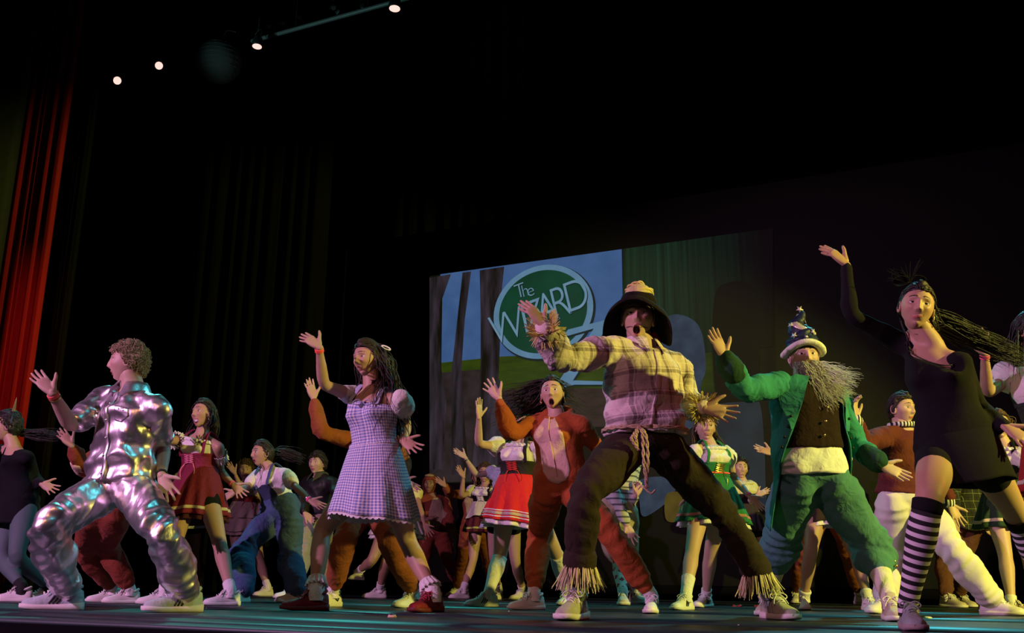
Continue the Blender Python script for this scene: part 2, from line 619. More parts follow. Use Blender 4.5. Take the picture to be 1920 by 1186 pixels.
def head_mesh(n=40, mouth='closed', skin=(.6, .4, .3), lip=(.45, .16, .14), brow=(.05, .03, .02), iris=(.06, .03, .02), jaw=1.0, worried=0.0, lids=0.35):
    """head in its own frame: x = the person's left, y = the way the face looks, z = up; centre of the skull at the origin"""
    p, F = qs(n)
    q = p.copy()
    q[:, 1] = np.sign(q[:, 1]) * np.abs(q[:, 1]) ** np.where(q[:, 1] > 0, 0.90, 1.0)
    P = q * np.array([0.073, 0.095, 0.114])
    x, y, z = P[:, 0].copy(), P[:, 1].copy(), P[:, 2].copy()
    t = np.clip(-z / 0.114, 0, 1)
    x *= 1 - 0.30 * jaw * t ** 1.7
    x *= 1 + 0.05 * np.exp(-((z - .02) / .05) ** 2)
    y = np.where(y < 0, y * (1 - 0.42 * t ** 1.3) * 1.06, y * (1 - 0.08 * t ** 2))
    z = np.where((y < 0) & (z < -0.05), -0.05 + (z + 0.05) * 0.72, z)
    fr = np.clip((p[:, 1] - 0.15) / 0.35, 0, 1)          # front of the face
    ax = np.abs(x)
    g = lambda a, s: np.exp(-(a / s) ** 2)
    dy = np.zeros(len(P))
    prof = np.interp(z, [-0.045, -0.036, -0.029, -0.012, 0.006, 0.020, 0.034], [0, 0.55, 1.0, 0.72, 0.40, 0.18, 0])
    wid = np.interp(z, [-0.036, -0.02, 0.01, 0.03], [0.0115, 0.0105, 0.0075, 0.012])
    dy += 0.0195 * prof * np.exp(-(np.abs(x) / wid) ** 2.2)
    dy += 0.009 * g(ax - 0.0125, 0.0055) * g(z + 0.031, 0.0075)
    dy -= 0.0125 * g(ax - 0.031, 0.016) * g(z - 0.006, 0.0125)
    dy += 0.0055 * g(ax - 0.027, 0.024) * g(z - 0.029, 0.009)
    dy += 0.006 * g(ax - 0.044, 0.018) * g(z + 0.022, 0.018)
    dy += 0.010 * g(x, 0.022) * g(z + 0.098, 0.016)
    dy -= 0.005 * g(x, 0.022) * g(z + 0.080, 0.007)
    dy -= 0.005 * g(ax - 0.05, 0.02) * g(z + 0.065, 0.025)
    smile = 0.010 if mouth in ('smile', 'grin') else (0.004 if mouth == 'smirk' else 0.0)
    zm = -0.0615 + smile * (x / 0.026) ** 2 * np.where(ax < 0.034, 1, 0) - (0.002 if smile else 0)
    if mouth == 'smirk':
        zm = zm + 0.006 * x / 0.026
    mw = {'closed': 0.0235, 'smirk': 0.027, 'smile': 0.030, 'grin': 0.030, 'open': 0.019, 'speak': 0.021}[mouth]
    mh = {'closed': 0.0, 'smirk': 0.0, 'smile': 0.0045, 'grin': 0.013, 'open': 0.017, 'speak': 0.007}[mouth]
    zc = zm - mh * 0.8
    ell = (x / mw) ** 2 + ((z - zc) / (mh + (0.0062 if mouth == 'smirk' else 0.0080))) ** 2
    dy += 0.0065 * np.clip(1 - ell, 0, 1) ** 0.5 * fr
    inn = (x / (mw * 0.86)) ** 2 + ((z - zc) / max(mh, 1e-4)) ** 2 if mh > 0 else np.full(len(P), 9.0)
    dy -= np.where(inn < 1, 0.016 if mouth in ('open', 'grin') else 0.008, 0)
    if mh == 0:
        dy -= 0.004 * g(z - zm, 0.0022) * (ax < mw)
    if mouth in ('open', 'grin'):   # the jaw drops
        z = z - 0.010 * np.clip((-z - 0.055) / 0.05, 0, 1) * np.clip(fr, 0, 1)
    y = y + dy * fr
    C = np.tile(np.array(skin), (len(P), 1))
    front = p[:, 1] > 0.25
    ck = (g(ax - 0.042, 0.018) * g(z + 0.03, 0.018) * 0.35 * fr)[:, None]
    C = C * (1 - ck) + np.array([skin[0], skin[1] * .72, skin[2] * .72]) * ck
    C[front & (ell < 1)] = lip
    C[front & (inn < 1)] = (.02, .006, .006)
    if mouth in ('smile', 'grin'):
        C[front & (inn < 1) & (z > zc - 0.1 * mh)] = (.75, .70, .66)
    zb = 0.0315 + 0.004 * np.sin(np.clip((ax - 0.012) / 0.036, 0, 1) * pi) - worried * 0.35 * (ax - 0.03)
    C[front & (ax > 0.011) & (ax < 0.050) & (np.abs(z - zb) < np.interp(ax, [.011, .025, .05], [.0040, .0042, .0018]))] = brow
    V = np.column_stack([x, y, z])
    mb = MB()
    mb.add(V, F, C)
    # eyes
    ep, ef = qs(10 if n > 30 else 6)
    for sg in (-1, 1):
        cand = front & (np.abs(x - sg * 0.031) < 0.006) & (np.abs(z - 0.006) < 0.006)
        ys = y[cand].mean() if cand.any() else 0.078
        c = np.array([sg * 0.031, ys - 0.0066, 0.0055])
        ev = ep * np.array([0.0148, 0.0125, 0.0115])
        ec = np.tile(np.array([.72, .70, .66]), (len(ep), 1))
        ec[(ep[:, 0] ** 2 + ep[:, 2] ** 2 < 0.23)] = iris
        ec[(ep[:, 0] ** 2 + ep[:, 2] ** 2 < 0.06)] = (.005, .005, .005)
        ec[ep[:, 2] > 0.72 - lids] = (.03, .02, .02)
        ec[ep[:, 2] > 0.92 - lids] = np.array(skin) * .9
        ec[ep[:, 2] < -0.62] = np.array(skin) * .9
        ec[ep[:, 1] < 0.1] = skin
        mb.add(c + ev, ef, ec)
    # ears
    for sg in (-1, 1):
        a = np.linspace(0, 2 * pi, 18, endpoint=False)
        cpts = np.column_stack([np.full(18, sg * 0.0765) + sg * 0.006 * np.clip(-np.cos(a - .5), 0, 1), -0.004 + 0.0165 * np.cos(a), -0.004 + 0.0285 * np.sin(a) - 0.004 * np.cos(a)])
        rings = tube_rings(np.vstack([cpts, cpts[:1]]), 0.0058, side=(sg, 0, 0), n=7, caps=False)
        mb.add(*loft(rings, cap=False), col=skin)
        ev = qs(6)[0] * np.array([0.0055, 0.0155, 0.027]) + np.array([sg * 0.0735, -0.004, -0.004])
        mb.add(ev, qs(6)[1], np.array(skin) * .82)
    return mb

# ---------------------------------------------------------------- shoes (one pattern, shared meshes)
SHOE = {}
def shoe_meshes():
    if SHOE:
        return SHOE
    xs = np.array([-.079, -.074, -.060, -.035, -.005, .030, .060, .090, .120, .150, .172, .187, .194])
    hw = np.array([.014, .024, .0325, .0365, .0365, .0365, .0385, .0430, .0465, .0455, .0390, .0260, .0100])
    th = np.array([.060, .088, .097, .098, .094, .099, .090, .076, .064, .057, .052, .044, .034])
    a = np.linspace(0, pi, 15)
    R = []
    for x, wv, h in zip(xs, hw, th):
        cy = np.sign(np.cos(a)) * np.abs(np.cos(a)) ** 0.62 * wv
        top = np.interp(x, [-.06, .02, .08, .15], [.62, .55, .70, .85])
        cy = cy * (1 - (1 - top) * np.sin(a) ** 1.5)
        cz = 0.016 + (h - 0.016) * np.sin(a) ** 0.75
        ring = np.column_stack([np.full(15, x), cy, cz])
        R.append(np.vstack([ring, [[x, -wv * .5, 0.014], [x, wv * .5, 0.014]]]))
    up = MB().add(*loft(np.array(R)))
    # padded collar round the ankle opening and a tongue
    t = np.linspace(0, 2 * pi, 21)
    coll = np.column_stack([-0.018 + 0.045 * np.cos(t), 0.0305 * np.sin(t), 0.096 + 0.010 * np.cos(2 * t) * 0.5 - 0.008 * np.cos(t)])
    up.add(*tube(coll, 0.0095, side=(0, 0, 1), n=8, caps=False))
    tg = np.array([[.075, 0, .082], [.052, 0, .100], [.034, 0, .122], [.026, 0, .132]])
    up.add(*tube(spline(tg, 8), 0.024, 0.006, side=(0, 1, 0), n=10))
    SHOE['upper'] = up.mesh('shoe_upper')
    R = []
    for x, wv in zip(xs, hw):
        wv = wv + 0.005
        xx = -0.079 + (x + 0.079) * 1.0
        toe = 0.008 * np.clip((x - 0.13) / 0.06, 0, 1)
        lip = np.interp(x, [-.08, 0, .1, .2], [.034, .027, .024, .026])
        R.append(np.array([[xx * 1.03, -wv * .9, 0.001 + toe], [xx * 1.03, wv * .9, 0.001 + toe], [xx * 1.04, wv, 0.008 + toe], [xx * 1.04, wv, lip + toe * .4], [xx, wv * .6, lip + .003], [xx, -wv * .6, lip + .003], [xx * 1.04, -wv, lip + toe * .4], [xx * 1.04, -wv, 0.008 + toe]]))
    SHOE['sole'] = MB().add(*loft(np.array(R))).mesh('shoe_sole', smooth=False)
    lc = MB()
    for i, x in enumerate((.050, .066, .082, .098)):
        h = np.interp(x, xs, th) + 0.004
        wv = 0.020
        pts = [[x - .006, -wv, h - .012], [x, -wv * .5, h], [x + .003, 0, h + .004], [x, wv * .5, h], [x - .006, wv, h - .012]]
        lc.add(*tube(spline(pts, 9), 0.0030, n=5))
    for sg in (-1, 1):
        pts = [[.046, 0, .108], [.050, sg * .022, .116], [.056, sg * .042, .104], [.062, sg * .034, .092], [.052, sg * .012, .103], [.046, 0, .108]]
        lc.add(*tube(spline(pts, 16), 0.0026, n=5))
        pts = [[.046, 0, .108], [.062, sg * .014, .106], [.072, sg * .030, .084], [.080, sg * .036, .070]]
        lc.add(*tube(spline(pts, 10), 0.0024, n=5))
    SHOE['laces'] = lc.mesh('shoe_laces')
    st = MB()
    for sg in (-1, 1):
        for k in range(3):
            x0 = 0.012 + k * 0.017
            wv = np.interp(x0, xs, hw) + 0.0015
            pts = [[x0 + .020, sg * (wv + .001), .030], [x0 + .006, sg * (wv * .96), .052], [x0 - .004, sg * (wv * .80), .072]]
            st.add(*tube(spline(pts, 6), 0.0042, 0.0018, side=(1, 0, 0), n=6))
    SHOE['stripes'] = st.mesh('shoe_stripes')
    vm = MB()
    for sg in (-1, 1):
        for pts in ([[-.030, .060], [-.018, .040]], [[-.018, .040], [.012, .066]]):
            pp = [[x, sg * (np.interp(x, xs, hw) * .97 + .0005), z] for x, z in pts]
            vm.add(*tube(np.array(pp), 0.0052, 0.0016, side=(1, 0, 0), n=6))
    SHOE['mark'] = vm.mesh('shoe_mark')
    return SHOE

def inst(name, me, mat, parent):
    o = bpy.data.objects.new(name, me)
    COL.objects.link(o)
    if not me.materials:
        me.materials.append(mat)
    o.material_slots[0].link = 'OBJECT'
    o.material_slots[0].material = mat
    o.parent = parent
    return o

# ================================================================ people
TORSO = {
 'f': [(-.16, .060, .060), (-.06, .150, .100), (.06, .166, .110), (.20, .150, .102), (.40, .117, .086), (.56, .124, .093), (.70, .138, .104), (.84, .142, .090), (.94, .100, .072), (1.0, .054, .054)],
 'm': [(-.16, .060, .060), (-.06, .145, .102), (.06, .158, .106), (.20, .152, .102), (.40, .143, .097), (.56, .152, .106), (.70, .168, .116), (.84, .162, .100), (.94, .115, .078), (1.0, .060, .060)]}
ARM = np.array([(0, .052), (.15, .051), (.45, .045), (.85, .038), (1, .038), (1.25, .040), (1.6, .033), (1.85, .0265), (2, .0250)])
LEG = np.array([(0, .090), (.2, .088), (.6, .073), (.9, .059), (1, .058), (1.12, .0535), (1.35, .0585), (1.6, .047), (1.85, .0370), (2, .0360)])

class Person:
    def __init__(s, label, D, s_=1.0, sex='f', fine=False, skin=(.58, .38, .28), pelvis=None, pyaw=0, neck=None, ndz=0.0,
                 shr=None, shl=None, twist=0.0, elr=None, wrr=None, hr=None, ell=None, wrl=None, hl=None,
                 knr=None, ftr=None, knl=None, ftl=None, head=None, hsc=1.0, group='dancers on the stage'):
        gd = [ground_d(q[0], q[1]) for q in (ftr, ftl) if q is not None and len(q) < 4]
        if D is None:
            D = float(np.mean(gd)) + 0.05
        s.label, s.D, s.s, s.sex, s.fine, s.skin = label, D, s_, sex, fine, skin
        S = s_
        s.pel = U(pelvis[0], pelvis[1], D)
        s.nk = U(neck[0], neck[1], D + ndz)
        th = math.radians(pyaw)
        s.pax = np.array([math.cos(th), -math.sin(th), 0.0])
        half = (0.165 if sex == 'f' else 0.190) * S
        # shoulders: given in the picture, their depth from the width of the shoulders
        a = U(shr[0], shr[1], D + ndz); b = U(shl[0], shl[1], D + ndz)
        lat = np.linalg.norm(b - a)
        dz = math.sqrt(max((2 * half) ** 2 - lat ** 2, 0.0)) * 0.5
        sg = -1 if (pyaw + twist) > 0 else 1
        dz = min(dz, half * 0.9) * sg
        s.shr = U(shr[0], shr[1], D + ndz - dz); s.shl = U(shl[0], shl[1], D + ndz + dz)
        s.sax = nrm(s.shl - s.shr)
        s.base = np.array([s.pel[0], s.pel[1], 0.0])
        s.root = empty('person', s.base)
        tag(s.root, label, 'person', group)
        upv = nrm(s.nk - s.pel)
        s.up = upv
        hipw = (0.088 if sex == 'f' else 0.086) * S
        s.hip = {'r': s.pel - s.pax * hipw - upv * 0.03 * S, 'l': s.pel + s.pax * hipw - upv * 0.03 * S}
        LA, LF, LT, LS = 0.285 * S, 0.245 * S, 0.43 * S, 0.41 * S
        msg = []
        s.arm = {}
        for sd, sh, el, wr in (('r', s.shr, elr, wrr), ('l', s.shl, ell, wrl)):
            if el is None:
                s.arm[sd] = None
                continue
            e = s.reach(sh, el, LA); wv = s.reach(e, wr, LF)
            msg.append('%s arm %.2f/%.2f' % (sd, np.linalg.norm(e - sh) / LA, np.linalg.norm(wv - e) / LF))
            s.arm[sd] = np.array([sh, e, wv])
        s.leg, s.foot = {}, {}
        for sd, kn, ft in (('r', knr, ftr), ('l', knl, ftl)):
            if ft is None:
                s.leg[sd] = None
                continue
            fx, fy, fyaw = ft[:3]
            lift = ft[3] if len(ft) > 3 else 0.0
            d = ground_d(fx, fy) if lift == 0 else D
            lim = ft[4] if len(ft) > 4 else 0.5
            d = min(max(d, D - lim), D + lim)
            ank = UZ(fx, d, 0.10 * S + lift)
            # knee: along its line of sight, so that thigh and shank have their lengths
            best = None
            for kd in np.linspace(D - 0.55, D + 0.45, 101):
                k = U(kn[0], kn[1], kd)
                e1 = np.linalg.norm(k - s.hip[sd]) / LT - 1; e2 = np.linalg.norm(k - ank) / LS - 1
                pen = e1 * e1 + e2 * e2 + 0.02 * max(0.0, kd - (D + d) / 2)
                if best is None or pen < best[0]:
                    best = (pen, k, e1, e2)
            msg.append('%s leg %.2f/%.2f d%.2f' % (sd, 1 + best[2], 1 + best[3], d - D))
            s.leg[sd] = np.array([s.hip[sd], best[1], ank])
            s.foot[sd] = (ank, fyaw, lift)
        hx, hy, hyaw, hpit, hrol = head[:5]
        hdz = head[5] if len(head) > 5 else 0.0
        s.hc = U(hx, hy, D + ndz + hdz)
        s.hs = (0.95 if sex == 'f' else 1.0) * S ** 0.5 * hsc
        y, p, r = map(math.radians, (hyaw, hpit, hrol))
        fwd = np.array([-math.sin(y) * math.cos(p), -math.cos(y) * math.cos(p), math.sin(p)])
        left = np.array([math.cos(y), -math.sin(y), 0])
        upw = np.cross(left, fwd) * 1.0
        if upw[2] < 0: upw = -upw
        left2 = left * math.cos(r) + upw * math.sin(r)
        up2 = np.cross(left2, fwd)
        if up2[2] < 0: up2 = -up2
        s.HM = np.column_stack([left2, fwd, up2])
        print('D %.2f gd %s ' % (D, ' '.join('%.2f' % q for q in gd)) + '%-46s tor %.2f neck-head %.2f | %s' % (label[:46], np.linalg.norm(s.nk - s.pel) / (0.50 * S), np.linalg.norm(s.hc - s.nk) / S, ' | '.join(msg)))

    def reach(s, a, spec, L):
        px, py, sg = spec
        if not isinstance(sg, str):
            return U(px, py, a[1] + sg)
        c = U(px, py, a[1])
        lat = np.linalg.norm(c - a)
        if lat >= L:
            return c
        best = None
        ds = np.linspace(0, L, 60) * (-1 if sg == '-' else 1)
        for d in ds:
            q = U(px, py, a[1] + d)
            e = abs(np.linalg.norm(q - a) - L)
            if best is None or e < best[0]:
                best = (e, q)
        return best[1]

    def loc(s, v):
        return np.asarray(v) - s.base
    def hp(s, v):
        """head frame -> person frame"""
        return s.loc(s.hc + (np.asarray(v, float) * s.hs) @ s.HM.T)

    # -------- surfaces
    def tframe(s, t):
        c = s.pel + (s.nk - s.pel) * t
        k = np.clip((t - 0.1) / 0.7, 0, 1)
        ax = nrm(s.pax * (1 - k) + s.sax * k)
        ax = nrm(ax - s.up * ax.dot(s.up)) if t < 0.75 else ax
        fw = nrm(np.cross(ax, s.up))
        return c, ax, fw
    def tring(s, t, off=0.0, n=32, flat=1.0, arc=None, wid=1.0):
        T = np.array(TORSO[s.sex])
        hw = np.interp(t, T[:, 0], T[:, 1]) * s.s * wid + off
        hd = np.interp(t, T[:, 0], T[:, 2]) * s.s * flat + off
        c, ax, fw = s.tframe(t)
        a = np.linspace(0, 2 * pi, n, endpoint=False) if arc is None else np.linspace(arc[0], arc[1], n)
        sx = np.sign(np.sin(a)) * np.abs(np.sin(a)) ** 0.85
        cx = np.sign(np.cos(a)) * np.abs(np.cos(a)) ** 0.85
        ex = np.zeros(n)
        if s.sex == 'f':
            ex = 0.040 * s.s * np.exp(-((np.abs(np.sin(a)) - 0.48) / 0.30) ** 2) * (np.cos(a) > 0) * np.exp(-((t - 0.69) / 0.085) ** 2)
        bt = 0.022 * s.s * np.exp(-((t - 0.02) / 0.09) ** 2) * np.clip(-np.cos(a), 0, 1)
        return s.loc(c + ax * (hw * sx)[:, None] + fw * (hd * cx + ex - bt)[:, None])
    def torso(s, mb, t0, t1, off=0.0, k=16, wid=1.0, prof=None, fold=0.0):
        if fold: k = 40
        ts = np.linspace(t0, t1, k)
        R = [s.tring(t, off if prof is None else off + np.interp(t, prof[0], prof[1]), wid=wid) for t in ts]
        R = np.array(R)
        if fold:
            a = np.linspace(0, 2 * pi, R.shape[1], endpoint=False)[None]; u = ts[:, None]
            ph = np.random.RandomState(len(s.label)).rand(6) * 6.28
            f = np.sin(2 * pi * 4.2 * u + 2.6 * np.sin(a + ph[0]) + ph[1]) * np.exp(-((u - t0 - .22) / .3) ** 2) * 1.1
            f = f + .8 * np.sin(4 * a + 9 * u + ph[2]) * np.clip(1.05 - u, 0, 1) + .6 * np.sin(6 * a - 12 * u + ph[3]) + .5 * np.sin(2 * pi * 5 * (u - .8) + 3 * np.cos(a)) * np.exp(-((u - .8) / .15) ** 2)
            c = R.mean(axis=1, keepdims=True); d = R - c; d /= np.linalg.norm(d, axis=2)[..., None] + 1e-9
            R = R + d * (fold * f)[..., None]
        mb.add(*loft(R))
    def limb_path(s, J, u0, u1, k):
        J = np.asarray(J)
        us = np.linspace(u0, u1, k)
        out = []
        rd = 0.16
        for u in us:
            if abs(u - 1) < rd:
                q = (u - 1 + rd) / (2 * rd)
                A = J[1] + (J[0] - J[1]) * rd; B = J[1] + (J[2] - J[1]) * rd
                out.append((1 - q) ** 2 * A + 2 * q * (1 - q) * (J[1] * 1.0) + q * q * B)
            elif u < 1:
                out.append(J[0] + (J[1] - J[0]) * u)
            else:
                out.append(J[1] + (J[2] - J[1]) * (u - 1))
        return us, np.array(out)
    def creases(s, R, us, amp, seed, end):
        """drag lines and bunched cloth: moves ring points along their radius"""
        m = R.shape[0] - len(us)            # rings added by the caps
        lo = m // 2
        n = R.shape[1]
        a = np.linspace(0, 2 * pi, n, endpoint=False)[None]
        u = us[:, None]
        rs = np.random.RandomState(seed); ph = rs.rand(8) * 6.28
        j = np.exp(-((u - 1) / .30) ** 2); e = np.exp(-((u - end) / .28) ** 2); h = np.exp(-(u / .30) ** 2)
        f = j * np.sin(2 * pi * 6.5 * u + 2.6 * np.sin(a + ph[0]) + ph[1])
        f = f + .9 * e * np.sin(2 * pi * 8 * u + 2.4 * np.sin(a + ph[2]) + .8 * np.sin(2 * a) + ph[3])
        f = f + .8 * h * np.sin(2 * pi * 6 * u + 2.2 * np.sin(a + ph[4]))
        f = f + .7 * np.sin(2 * a + 7.5 * u + ph[5]) + .5 * np.sin(3 * a - 10 * u + ph[6])
        c = R.mean(axis=1, keepdims=True)
        d = R - c; d = d / (np.linalg.norm(d, axis=2)[..., None] + 1e-9)
        R[lo:lo + len(us)] += d[lo:lo + len(us)] * (amp * f)[..., None]
        return R
    def armtube(s, mb, sd, u0, u1, off=0.0, k=18, n=14, prof=None, fold=0.0):
        if s.arm[sd] is None: return
        if fold: k, n = 64, 20
        us, P = s.limb_path(s.arm[sd], u0, u1, k)
        g = (0.88 if s.sex == 'f' else 1.06) * s.s
        r = np.interp(us, ARM[:, 0], ARM[:, 1]) * g + off
        if prof is not None: r = r + np.interp(us, prof[0], prof[1])
        R = tube_rings(s.loc(P), r, side=(0, 0, 1), n=n)
        if fold: R = s.creases(R, us, fold, 3 + len(s.label) + (sd == 'l'), u1)
        mb.add(*loft(R))
        return us, s.loc(P), r
    def legtube(s, mb, sd, u0, u1, off=0.0, k=22, n=16, prof=None, fold=0.0):
        if s.leg[sd] is None: return
        if fold: k, n = 72, 24
        us, P = s.limb_path(s.leg[sd], u0, u1, k)
        g = (0.98 if s.sex == 'f' else 1.0) * s.s
        r = np.interp(us, LEG[:, 0], LEG[:, 1]) * g + off
        if prof is not None: r = r + np.interp(us, prof[0], prof[1])
        R = tube_rings(s.loc(P), r, side=(1, 0, 0), n=n)
        if fold: R = s.creases(R, us, fold, 9 + len(s.label) + (sd == 'l'), u1)
        mb.add(*loft(R))
        return us, s.loc(P), r
    def shoulders(s, mb, off=0.0, r0=0.050, r1=0.052):
        g = (0.88 if s.sex == 'f' else 1.06) * s.s
        for sd, sh in (('r', s.shr), ('l', s.shl)):
            a = s.pel + (s.nk - s.pel) * 0.90
            mb.add(*tube(s.loc(np.array([a, (a + sh) / 2 + s.up * 0.008, sh])), [r0 * g + off, r0 * g + off, r1 * g + off], n=14))

    # -------- body
    def body(s, mouth='closed', lip=(.42, .14, .13), brow=(.04, .025, .02), worried=0.0, lids=0.35, no_hand=(), iris=(.05, .03, .02), facecol=None, hr=None, hl=None, jaw=1.0):
        mb = MB()
        s.torso(mb, -0.16, 1.0, -0.004)
        s.shoulders(mb, -0.003)
        hb = s.hc + s.HM @ np.array([0, -0.018, -0.055]) * s.hs
        nr = (0.050 if s.sex == 'f' else 0.060) * s.s
        pts = np.array([s.pel + (s.nk - s.pel) * 0.9, s.nk, (s.nk + hb) / 2, hb])
        mb.add(*tube(s.loc(spline(pts, 10)), np.interp(np.linspace(0, 1, 10), [0, .35, .7, 1], [nr * 1.25, nr * 1.08, nr, nr * 1.02]), n=14))
        for sd in 'rl':
            s.armtube(mb, sd, 0, 1.99, 0)
            s.legtube(mb, sd, 0, 2.0, 0)
        V, F, N = remesh(mb, 0.0115 if s.fine else 0.015, 4)
        out = MB()
        out.add(V, F, s.skin)
        hm = head_mesh(44 if s.fine else 24, mouth, s.skin, lip, brow, iris, jaw, worried, lids)
        HV = s.hp(hm.verts())
        hc = np.concatenate(hm.c)
        if facecol is not None:
            hc = facecol(hm.verts(), hc)
        out.add(HV, hm.f, hc)
        for sd, spec in (('r', hr), ('l', hl)):
            if s.arm[sd] is None or spec is None: continue
            tx, ty, dz, pose, nv = spec
            wv = s.arm[sd][2]
            tip = U(tx, ty, wv[1] + dz)
            n = np.array([nv[0], -nv[2], nv[1]])       # (right, up, towards viewer) -> world
            V, F = place_hand(pose, sd, wv, tip - wv, n, (0.86 if s.sex == 'f' else 0.94) * s.s, s.fine)
            s.hand_f = getattr(s, 'hand_f', {}); s.hand_f[sd] = nrm(tip - wv)
            out.add(s.loc(V), F, s.skin)
        s.body_o = out.build('body', skin_mat(), s.root, col=True)
        return s

    def garment(s, name, mat, mb, voxel=None, smooth=2, amp=0.006, freq=34, seed=1, aniso=(1, 1, 1), label=None):
        V, F, N = remesh(mb, voxel or (0.0115 if s.fine else 0.015), smooth)
        if amp:
            V = folds(V, N, amp, freq, seed, aniso)
        o = MB().add(V, F).build(name, mat, s.root)
        if label: o['label'] = label
        s.gm = getattr(s, 'gm', {}); s.gm[name] = (V, F)
        return o

    def shoes(s, upper, sole, laces, stripes=None, mark=None, upper_l=None, scale=1.0, which='rl', pitch=None):
        sm = shoe_meshes()
        for sd in which:
            if s.leg.get(sd) is None: continue
            ank, yaw, lift = s.foot[sd]
            y = math.radians(yaw)
            o = inst('shoe', sm['upper'], upper if (sd == 'r' or upper_l is None) else upper_l, s.root)
            k = (0.93 if s.sex == 'f' else 1.04) * s.s * scale
            pt = math.radians((pitch or {}).get(sd, 0))
            o.location = s.loc(np.array([ank[0], ank[1], lift]))
            o.rotation_euler = (0, pt, math.atan2(-math.cos(y), -math.sin(y)))
            o.scale = (k, k, k)
            inst('sole', sm['sole'], sole, o)
            inst('laces', sm['laces'], laces, o)
            if stripes: inst('stripes', sm['stripes'], stripes, o)['kind'] = 'stuff'
            if mark: inst('emblem', sm['mark'], mark, o)['kind'] = 'stuff'

    def sock(s, mat, u0=1.75, off=0.006, which='rl', name='sock', rib=False, cuff=0.0, uvmat=False):
        for sd in which:
            if s.leg.get(sd) is None: continue
            us, P = s.limb_path(s.leg[sd], u0, 2.0, 20)
            g = (0.98 if s.sex == 'f' else 1.0) * s.s
            r = np.interp(us, LEG[:, 0], LEG[:, 1]) * g + off
            if cuff:
                r = r + cuff * np.exp(-((us - u0 - 0.03) / 0.03) ** 2)
            Pl = s.loc(P)
            Pl = np.vstack([Pl, Pl[-1] + [0, 0, -0.045 * s.s]]); r = np.append(r, r[-1])
            n = 24
            R = tube_rings(Pl, r, side=(1, 0, 0), n=n, caps=False)
            L = np.concatenate([[0], np.cumsum(np.linalg.norm(np.diff(Pl, axis=0), axis=1))])
            # turn the rim in so that the knit has an edge
            Rin = R[:1] * 1.0
            c0 = R[0].mean(axis=0)
            Rin = (c0 + (R[0] - c0) * 0.8)[None] + (R[1].mean(axis=0) - c0) * 0.3
            R = np.concatenate([Rin, R]); L = np.concatenate([[0], L])
            uv = np.column_stack([np.tile(np.arange(n) / n * 0.3, len(R)), np.repeat(L, n)])
            v, f = loft(R, cap=False)
            MB().add(v, f, uv=uv).build(name, mat, s.root, uv=True)

    def band(s, sd, mat, u=1.93, w=0.016, off=0.003, name='wristband'):
        if s.arm[sd] is None: return
        du = w / (0.245 * s.s)
        us, P = s.limb_path(s.arm[sd], u - du / 2, u + du / 2, 4)
        g = (0.88 if s.sex == 'f' else 1.06) * s.s
        r = np.interp(us, ARM[:, 0], ARM[:, 1]) * g + off
        R = tube_rings(s.loc(P), r, side=(0, 0, 1), n=20, caps=False)
        Ri = tube_rings(s.loc(P), r - 0.004, side=(0, 0, 1), n=20, caps=False)[::-1]
        v, f = loft(np.concatenate([R, Ri, R[:1]]), cap=False)
        MB().add(v, f).build(name, mat, s.root)

    def skirt(s, name, mat, t0=0.40, drop=0.42, hw=0.30, hd=0.24, pleats=14, amp=0.018, off=0.012, shift=(0, 0, 0), tilt=0.0, k=22, n=144, u0=0.0, u1=1.0, extra=0.0, wave=0.0, seed=3, curve=0.85, hemfn=None, thick=0.003, parent=None):
        """flared cloth from the waist to the hem (a band of it when u0/u1 are given)"""
        rs = np.random.RandomState(seed)
        top = s.tring(t0, off, n=n)
        c0 = top.mean(axis=0)
        _, ax, fw = s.tframe(0.1)
        axh = nrm(np.array([ax[0], ax[1], 0])); fwh = np.array([axh[1], -axh[0], 0])
        a = np.linspace(0, 2 * pi, n, endpoint=False)
        hc = s.loc(s.pel) * np.array([1, 1, 0]) + np.array([shift[0], shift[1], c0[2] - drop + shift[2]])
        rows, uvs = [], []
        ph = rs.rand(4) * 6.28
        for u in np.linspace(u0, u1, k):
            e = u ** curve
            pl = np.cos(pleats * a + ph[0] + 0.7 * np.sin(3 * a + ph[1])) * amp * u ** 1.1
            rx = hw * s.s + pl + extra; ry = hd * s.s + pl + extra
            hem = hc + axh * (np.sin(a) * rx)[:, None] + fwh * (np.cos(a) * ry)[:, None]
            hem[:, 2] += tilt * np.sin(a) + wave * np.sin(2 * a + ph[2]) + 0.5 * wave * np.sin(5 * a + ph[3])
            if hemfn is not None:
                hem = hemfn(a, hem)
            tp = top + nrm(np.zeros(3) + 1e-9) * 0 
            cc = tp.mean(axis=0)
            tpx = cc + (tp - cc) * (1 + extra * 2)
            # fall: out quickly over the hips, then straight down
            q = tpx * (1 - e) + hem * e
            q[:, 2] = tpx[:, 2] * (1 - u) + hem[:, 2] * u
            hipr = np.exp(-((u - 0.35) / 0.3) ** 2)
            rows.append(q)
            uvs.append(np.column_stack([a / (2 * pi) * 2 * pi * (hw + 0.12) * 0.5 * s.s, np.full(n, u * drop)]))
        R = np.array(rows)
        cen = R.mean(axis=1, keepdims=True)
        d = R - cen; d /= np.linalg.norm(d, axis=2)[..., None] + 1e-9
        Rin = (R - d * thick)[::-1]
        RR = np.concatenate([R, Rin, R[:1]])
        UV = np.concatenate([np.array(uvs), np.array(uvs)[::-1], np.array(uvs)[:1]]).reshape(-1, 2)
        v, f = loft(RR, cap=False)
        return MB().add(v, f, uv=UV).build(name, mat, parent or s.root, uv=True)

